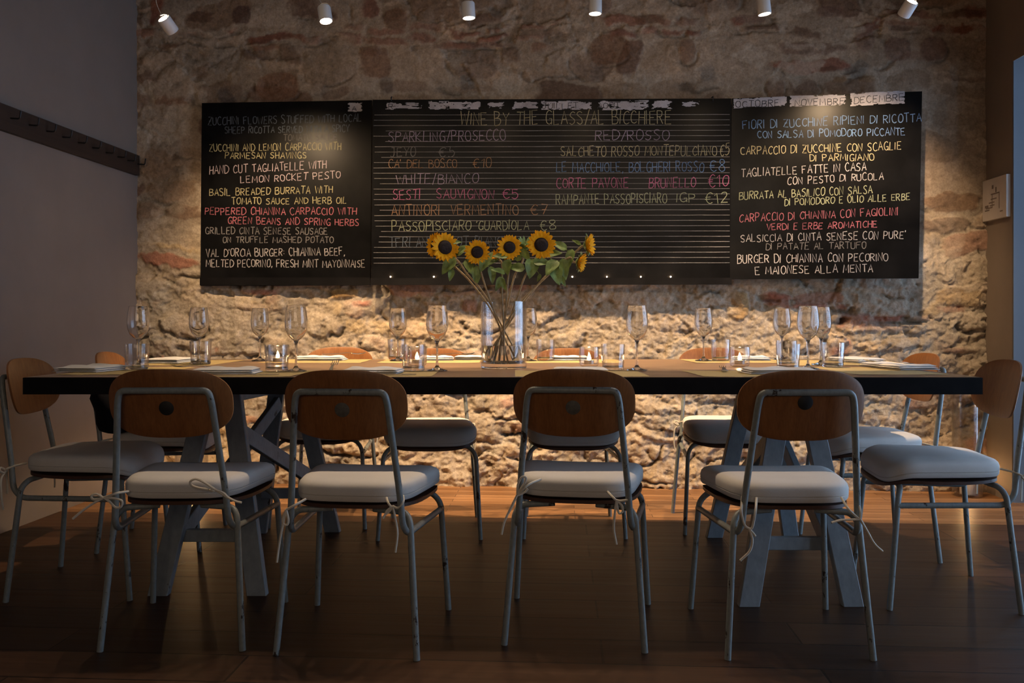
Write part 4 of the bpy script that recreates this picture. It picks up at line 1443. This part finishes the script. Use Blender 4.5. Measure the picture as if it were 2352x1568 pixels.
def fork_mesh():
    mb = MB()
    # handle and neck, local +y towards the tines
    hs = [(-.095, .010, .004), (-.085, .0115, .004), (-.03, .006, .006), (.01, .0045, .010), (.03, .006, .009), (.042, .0125, .006)]
    vs, fs = [], []
    for (y, w, z) in hs:
        vs += [(-w, y, z), (w, y, z), (w, y, z - .0022), (-w, y, z - .0022)]
    for i in range(len(hs) - 1):
        a, b = i * 4, i * 4 + 4
        for k in range(4):
            k2 = (k + 1) % 4
            fs.append((a + k, b + k, b + k2, a + k2))
    fs += [(0, 1, 2, 3), tuple(len(vs) - 4 + k for k in (3, 2, 1, 0))]
    mb.add(vs, fs)
    for k in range(4):
        x = -.0105 + .007 * k
        mb.tube([(x, .040, .0052), (x, .06, .0035), (x, .085, .0055), (x, .096, .010)], [.0018, .0017, .0015, .0009], 6)
    return mb


FK = mesh('fork', fork_mesh())
forks = [(455, 846, 86, 'fork left of the first near napkin'), (763, 848, 4, 'fork standing out behind the second near backrest, tines up'), (1662, 851, -12, 'fork left of the fourth near napkin'), (790, 825, -80, 'wall side fork at the right end of the first napkin'), (1040, 826, -80, 'wall side fork at the right end of the second napkin'),
         (1760, 826, -85, 'wall side fork right of the rightmost candle'), (2040, 847, 28, 'fork lying across the napkin at the right table end')]
for k, (px, py, a, lab) in enumerate(forks):
    o = bpy.data.objects.new('fork', FK)
    if not FK.materials:
        FK.materials.append(M_steel)
    COL.objects.link(o)
    p = tpt(px, py)
    zz = MATZ + .001
    if k in (3, 4, 6):
        zz = MATZ + .0195
    o.location = (p.x, p.y, zz)
    o.rotation_euler = (z_(10) if k == 1 else 0, 0, z_(a))
    tag(o, 'steel ' + lab, 'fork', 'forks on the table')
KN = MB()
KN.box((-.0085, -.10, 0), (.0085, .0, .003)).box((-.009, .0, .0006), (.008, .10, .0022))
for (px, py, a, lab) in ((905, 862, -82, 'knife under the second near napkin'), (588, 862, -80, 'knife under the first near napkin')):
    o = obj('knife', MB().add(KN.v, KN.f), M_steel, smooth=False)
    p = tpt(px, py)
    o.location = (p.x - .03, p.y, MATZ + .0006)
    o.rotation_euler = (0, 0, z_(a))
    tag(o, 'steel ' + lab, 'knife', 'knives on the table')

# wine glasses
WGf = mesh('foot', MB().lathe([(0, 0), (.034, 0), (.0365, .0012), (.0362, .0022), (.022, .0048), (.010, .0095), (.0048, .018), (0, .0181)], 40))
WGs = mesh('stem', MB().lathe([(0, .0178), (.0048, .018), (.0036, .035), (.0034, .07), (.0044, .092), (.0085, .1035), (.0125, .1072), (.0105, .1090), (0, .1086)], 28))
WGb = mesh('bowl', MB().lathe([(.0128, .1074), (.018, .1105), (.028, .122), (.0350, .139), (.0380, .157), (.0378, .175), (.0352, .200), (.0312, .2235), (.0308, .2246), (.0302, .2240), (.0340, .200), (.0366, .175), (.0368, .157), (.0338, .140), (.0268, .1238), (.017, .1135), (.0108, .1092), (.0128, .1074)], 56))
WGf.materials.append(M_glass)
WGs.materials.append(M_glass)
WGb.materials.append(M_glass)
wines = [(317, 845, 'wine glass behind the leftmost tumbler, nearest the left table end'), (457, 835, 'wine glass second from left, behind a tumbler and napkin'), (597, 829, 'wine glass third from left, just left of the first candle'), (680, 853, 'wine glass fourth from left, right of the first candle'), (914, 829, 'wine glass behind a tumbler, left of the second candle'),
         (1004, 852, 'wine glass between the second candle and the vase'), (1213, 829, 'wine glass partly hidden behind the right side of the vase'), (1463, 851, 'wine glass right of the vase, above the third near chair'), (1616, 829, 'wine glass on the wall side, left of the rightmost candle'), (1796, 826, 'smaller looking wine glass on the wall side behind the right tumbler'),
         (1856, 848, 'largest looking wine glass of the right cluster, nearest the viewer'), (1886, 838, 'wine glass of the right cluster, partly behind the largest one')]
for k, (px, py, lab) in enumerate(wines):
    p = tpt(px, py)
    o = empty('wine_glass', (p.x, p.y, MATZ + .0006))
    link('bowl', WGb, None, o)
    link('stem', WGs, None, o)
    link('foot', WGf, None, o)
    tag(o, 'clear stemmed ' + lab, 'wine glass', 'wine glasses on the table')
TBw = mesh('wall', MB().lathe([(.0378, .0075), (.0418, .088), (.0414, .0902), (.0402, .0902), (.0396, .088), (.0358, .0135), (.0378, .0075)], 48))
TBb = mesh('base', MB().lathe([(0, 0), (.034, 0), (.0368, .0015), (.0377, .0072), (.0356, .0135), (.033, .0105), (0, .0095)], 40))
TBw.materials.append(M_thin)
TBb.materials.append(M_glass)
tumb = [(314, 849, 'tumbler at the left table end'), (461, 837, 'tumbler in front of the second wine glass from left'), (636, 853, 'tumbler in front of the first candle from left'), (912, 826, 'tumbler behind the wine glass left of the second candle'), (950, 852, 'tumbler in front of the second candle from left'),
        (1253, 828, 'tumbler just right of the vase on the wall side'), (1408, 850, 'tumbler right of the third candle, above the third near chair'), (1655, 828, 'tumbler left of the rightmost candle'), (1806, 834, 'tumbler behind the right near tumbler'), (1810, 849, 'near tumbler right of the rightmost candle'), (1913, 843, 'rightmost tumbler, beside the wine glass cluster')]
for (px, py, lab) in tumb:
    p = tpt(px, py)
    o = empty('tumbler', (p.x, p.y, MATZ + .0006))
    link('glass_wall', TBw, None, o)
    link('glass_base', TBb, None, o)
    tag(o, 'clear glass ' + lab, 'tumbler', 'water tumblers on the table')

# candles in small glasses
HD = [(0, 0), (.026, 0), (.033, .003), (.0365, .010), (.0375, .022), (.0378, .073), (.0372, .0745), (.0358, .0738), (.0352, .022), (.034, .014), (.030, .0105), (0, .009)]
HDm = mesh('holder', MB().lathe(HD, 36))
cand = [(638, 836, 'first candle from left, glowing behind a tumbler'), (958, 840, 'second candle from left, glowing behind a tumbler'), (1353, 842, 'third candle from left, right of the vase'), (1699, 842, 'rightmost candle, between two tumblers')]
FL = [(0, .0), (.0042, .0012), (.0070, .0042), (.0072, .0080), (.0052, .0130), (.0020, .0175), (0, .020)]
for (px, py, lab) in cand:
    p = tpt(px, py)
    root = empty('tealight_candle', (p.x, p.y, T_Z + .0004))
    tag(root, 'small glass with a lit tealight, ' + lab, 'candle', 'lit tealights on the table')
    link('holder', HDm, M_thin, root)
    link('cup', mesh('cup', MB().lathe([(0, .0095), (.0185, .0095), (.019, .011), (.019, .0245), (.0182, .0245), (.018, .013), (0, .012)], 24)), M_tin, root)
    link('wax', mesh('wax', MB().lathe([(0, .013), (.0176, .013), (.0176, .0222), (.008, .0218), (0, .0215)], 24)), M_wax, root)
    link('flame', mesh('flame', MB().lathe(FL, 14, Matrix.Translation((0, 0, .025)))), M_flame, root)
    link('wick', mesh('wick', MB().tube([(0, 0, .021), (.0003, 0, .027)], .0006, 5)), M_dark, root)

# ------------------------------------------------------------------ vase and sunflowers
VX, VY = (1157 - CX) / FPX * 3.03, 3.03
vase = empty('glass_vase', (VX, VY, T_Z))
tag(vase, 'tall clear glass cylinder vase with water holding the sunflowers', 'vase')
VR, VH = .0838, .244
link('cylinder', mesh('cylinder', MB().lathe([(VR, .019), (VR, VH - .001), (VR - .0015, VH), (VR - .0040, VH - .001), (VR - .0045, .024), (VR - .0045, .019), (VR, .019)], 72)), M_thin, vase)
link('base', mesh('base', MB().lathe([(0, .0004), (VR - .002, .0004), (VR, .002), (VR, .0188), (VR - .006, .0188), (VR - .010, .0182), (0, .018)], 72)), M_glass, vase)
M_water = glass_mat('water', (1, 1, 1), 0, 1.33)
link('water', mesh('water', MB().lathe([(0, .0183), (VR - .0105, .0193), (VR - .0047, .0245), (VR - .0042, .082), (VR - .0046, .0835), (0, .0825)], 64)), M_water, vase)


def leaf_mesh(length, width, fold, droop):
    nx_, ny_ = 10, 6
    vs = []
    for i in range(nx_ + 1):
        t = i / nx_
        hw = width * (math.sin(math.pi * min(1, t ** .62)) ** .8) * .5 if 0 < t < 1 else 0.0005
        for j in range(ny_ + 1):
            s = j / ny_ * 2 - 1
            x = t * length - .12 * length * abs(s) * max(0, .35 - t)
            vs.append((x, s * hw, -fold * abs(s) * hw * -1 - droop * length * t * t + .02 * length * math.sin(t * 9 + s * 3)))
    fs = []
    for i in range(nx_):
        for j in range(ny_):
            k = i * (ny_ + 1) + j
            fs.append((k, k + ny_ + 1, k + ny_ + 2, k + 1))
    return MB().add(vs, fs)


def petal_ring(mb, n, r0, r1, w, lift, seed, M_):
    r = random.Random(seed)
    for k in range(n):
        a = 2 * math.pi * (k + r.uniform(-.25, .25)) / n
        ln = (r1 - r0) * r.uniform(.86, 1.08)
        ww = w * r.uniform(.85, 1.1)
        vs, fs = [], []
        for i in range(7):
            t = i / 6
            hw = ww * (math.sin(math.pi * (t * .86 + .10)) ** .75) if i < 6 else .0006
            for s in (-1, 0, 1):
                x, y = r0 + ln * t, s * hw
                z = lift * t + .10 * ln * math.sin(math.pi * t) - .22 * hw * (1 - abs(s)) + r.uniform(-.0006, .0006)
                vs.append(M_ @ Vector((x * math.cos(a) - y * math.sin(a), x * math.sin(a) + y * math.cos(a), z)))
        for i in range(6):
            for s in range(2):
                q = i * 3 + s
                fs.append((q, q + 3, q + 4, q + 1))
        mb.add(vs, fs)


def sunflower(idx, label, head, normal, rad, stem_px, dep, leaves, bud=False, lift=.05):
    base = P(*stem_px[-1], VY + dep[-1])
    root = empty('sunflower', base)
    tag(root, label, 'sunflower', 'sunflowers in the vase')
    hc = P(head[0], head[1], VY + head[2])
    n = Vector(normal).normalized()
    M_ = Matrix.Translation(hc - base) @ n.to_track_quat('Z', 'Y').to_matrix().to_4x4()
    pts = [hc - n * rad * .16] + [hc - n * rad * .55 + Vector((0, 0, -rad * .12))] + [P(x, y, VY + dd) for (x, y), dd in zip(stem_px, dep)]
    pts = catmull([p - base for p in pts], 6)
    m = len(pts)
    obj('stem', MB().tube(pts, [.0030 + .0012 * (1 - i / m) for i in range(m)], 8), M_stem, root)
    dr = rad * (.47 if not bud else .5)
    if not bud:
        mb = MB()
        petal_ring(mb, 19, dr * .85, rad, rad * .135, rad * lift, idx * 3 + 1, M_)
        petal_ring(mb, 17, dr * .80, rad * .94, rad * .13, rad * (lift + .09), idx * 3 + 2, M_)
        obj('petals', mb, M_petal, root)
        mb = MB().lathe([(0, dr * .34), (dr * .45, dr * .36), (dr * .8, dr * .30), (dr, dr * .10), (dr, -.002), (0, -.003)], 30, M_)
        obj('disc', mb, M_disc, root)
    else:
        mb = MB()
        petal_ring(mb, 12, dr * .5, rad * .9, rad * .16, rad * .75, idx * 3 + 1, M_)
        obj('petals', mb, M_petal, root) if bud == 'yellow' else obj('bracts', mb, M_sepal, root)
    mb = MB().lathe([(0, -rad * .30), (dr * .4, -rad * .26), (dr * .95, -rad * .08), (dr * 1.02, 0), (0, -.001)], 20, M_)
    petal_ring(mb, 13, dr * .7, rad * ((.72 if lift < .2 else 1.05) if not bud else .85), rad * (.12 if lift < .2 else .2), (-rad * .12 if lift < .2 else rad * .12) if not bud else rad * .4, idx * 3 + 40, M_)
    obj('sepals', mb, M_sepal, root)
    for k, (lx_, ly_, ln_px, ang, wd, dd) in enumerate(leaves):
        c = P(lx_, ly_, VY + dd)
        sc = FPX / VY
        ln = ln_px / sc
        a = math.radians(ang)
        r = random.Random(idx * 17 + k)
        ax = Vector((math.cos(a), r.uniform(-.55, .1), math.sin(a))).normalized()
        nn = Vector((r.uniform(-.5, .5), -1, r.uniform(.1, .8)))
        nn = (nn - ax * nn.dot(ax)).normalized()
        sd = nn.cross(ax)
        Mx = Matrix((ax, sd, nn)).transposed().to_4x4()
        Mx.translation = c - ax * ln * .45 - base
        mb = leaf_mesh(ln, ln * wd, .35, .18)
        mb.v = [tuple(Mx @ Vector(p)) for p in mb.v]
        # stalk back to the stem
        s0 = Mx.translation
        nearest = min(pts, key=lambda q: (q - s0).length)
        mb.tube(catmull([nearest, nearest.lerp(s0, .6) + Vector((0, 0, .004)), s0 + ax * .004], 4), .0013, 5)
        obj('leaf', mb, M_leaf, root)
    return root


def dl(n, a, b):
    return [a + (b - a) * i / (n - 1) for i in range(n)]


F = []
sunflower(1, 'sunflower at far left facing front, with a big leaf below it', (1022, 568, -.015), (.42, -1, .12), .056, [(1050, 597), (1072, 628), (1097, 655), (1126, 697), (1152, 747), (1190, 817)], [-.01, -.01, -.005, 0, .012, .03],
          [(1030, 608, 46, -128, .62, -.02), (1036, 630, 28, -100, .55, -.015), (1058, 574, 34, 40, .6, .01), (1049, 556, 22, 12, .45, -.005)])
sunflower(2, 'small sunflower peeking out behind the far left one', (999, 562, .03), (-.75, -.7, .1), .047, [(1036, 603), (1075, 641), (1119, 697), (1146, 747), (1178, 818)], [.03, .022, .015, .0, -.035], [(1078, 612, 38, -60, .6, .0), (1094, 630, 44, -85, .55, -.01)])
sunflower(3, 'sunflower second of the front facing four from left, lowest head', (1096, 579, -.03), (.10, -1, .05), .0475, [(1104, 622), (1113, 652), (1126, 690), (1147, 752), (1165, 828)], [-.02, -.02, -.02, -.018, -.03], [(1111, 606, 36, -115, .65, -.035), (1123, 592, 32, 70, .62, -.01), (1130, 630, 40, -80, .5, .0)])
sunflower(4, 'sunflower third of the front facing four, above the vase middle', (1170, 568, -.03), (.12, -1, .06), .0475, [(1170, 605), (1166, 650), (1161, 715), (1155, 760), (1150, 828)], [-.02, -.015, -.01, .014, .03], [(1150, 587, 34, 175, .55, -.04), (1165, 612, 34, -95, .7, -.045), (1187, 614, 38, 170, .6, -.04), (1191, 586, 30, 80, .55, -.02), (1146, 622, 34, 160, .5, -.04)])
sunflower(5, 'half open yellow bud low between the middle sunflowers', (1142, 590, -.005), (-.6, -.6, .5), .026, [(1153, 606), (1153, 650), (1154, 700), (1157, 750), (1158, 828)], [-.005, -.012, -.02, -.028, -.045], [(1147, 650, 36, -115, .5, -.03), (1156, 652, 30, -70, .45, -.035), (1133, 600, 28, -150, .6, .0)], 'yellow')
sunflower(6, 'largest sunflower, right of the vase middle, facing front', (1243, 562, -.03), (.08, -1, .08), .055, [(1229, 596), (1206, 634), (1186, 690), (1166, 742), (1140, 790), (1122, 818)], [-.015, -.01, -.005, .0, .012, .025], [(1221, 614, 46, -100, .72, -.045), (1244, 601, 40, 5, .6, -.04), (1238, 637, 18, -110, .5, -.02)])
sunflower(7, 'upper sunflower at far right turned sideways', (1347, 563, -.01), (.93, -.36, .06), .041, [(1322, 578), (1290, 602), (1256, 631), (1206, 690), (1163, 751), (1118, 815)], [0, 0, 0, 0, -.006, -.02], [(1285, 563, 40, 150, .5, -.02), (1309, 592, 44, -105, .5, -.02), (1277, 628, 50, -70, .66, -.04), (1325, 556, 22, 150, .4, 0)], lift=.5)
sunflower(8, 'lower sunflower at far right turned sideways and drooping', (1329, 601, -.03), (.90, -.36, -.22), .036, [(1306, 592), (1264, 627), (1200, 690), (1160, 747), (1132, 822)], [-.02, -.02, -.018, -.02, -.045], [(1296, 616, 48, -80, .5, -.03), (1267, 612, 44, -130, .66, -.05), (1291, 644, 28, -55, .5, -.03), (1270, 582, 38, 10, .55, -.01)], lift=.5)
sunflower(9, 'closed green sunflower bud between the two middle right heads', (1206, 566, .02), (.15, -.6, .8), .037, [(1199, 604), (1182, 634), (1168, 692), (1156, 752), (1143, 828)], [.02, .02, .018, .03, .04], [(1208, 585, 30, -60, .6, .0), (1200, 576, 26, 120, .6, .01)], 'green')

# ------------------------------------------------------------------ floor lanterns, wall print
def lantern(px, py, rad, h, label, scale):
    d = FPX * ZC / (py - HY)
    p = P(px, py, d)
    root = empty('hurricane_lantern', (p.x, p.y, 0.0))
    tag(root, label, 'lantern', 'glass candle lanterns on the floor')
    link('glass', mesh('glass', MB().lathe([(0, .0005), (rad - .004, .0005), (rad, .004), (rad, h), (rad - .003, h + .001), (rad - .004, h), (rad - .005, .014), (0, .012)], 48)), M_thin, root)
    link('candle', mesh('candle', MB().lathe([(0, .0125), (.036, .0125), (.037, .014), (.037, .085), (.034, .088), (.02, .083), (0, .081)], 28)), M_wax, root)
    link('flame', mesh('flame', MB().lathe(FL, 14, Matrix.Translation((0, 0, .088)) @ Matrix.Scale(scale, 4))), M_flame_big, root)
    link('wick', mesh('wick', MB().tube([(0, 0, .081), (.0003, 0, .093)], .0008, 5)), M_dark, root)
lantern(2222, 1138, .073, .55, 'tall clear glass lantern on the floor in the right corner', 1.2)
lantern(440, 1128, .085, .42, 'glass lantern glowing on the floor at the left, behind the trestle', 1.7)

s0 = RW @ Vector((-.001, -.012, 0))
pr = empty('wall_print', (0, 0, 0))
pr.matrix_world = RW @ Matrix.Translation((-.001, JY / 2, 0))
tag(pr, 'small pale box print with faded drawings on the right wall', 'wall print')
z0, z1 = 1.452, 1.668
hw = -JY / 2 - .006
obj('panel', MB().box((-.022, -hw + .004, z0), (-.001, hw - .004, z1)), M_sign, pr, False)
mb = MB()
rs = random.Random(3)
for (a0, b0, a1, b1) in ((-.05, .62, .03, .62), (-.05, .62, -.05, .25), (.02, .60, .02, .30), (-.02, .5, .03, .5), (.0, .42, .05, .42), (.02, .30, .08, .30), (.05, .25, .09, .25), (-.02, .75, -.015, .66), (.01, .82, .02, .76), (-.08, .16, -.06, .16), (.0, .35, .04, .35), (.06, .33, .09, .36)):
    za, zb = z0 + (z1 - z0) * b0, z0 + (z1 - z0) * b1
    lo = (-.0232, min(a0, a1) - .0022, min(za, zb) - .003)
    hi = (-.0221, max(a0, a1) + .0022, max(za, zb) + .003)
    mb.box(lo, hi)
obj('print', mb, M_signink, pr, False)
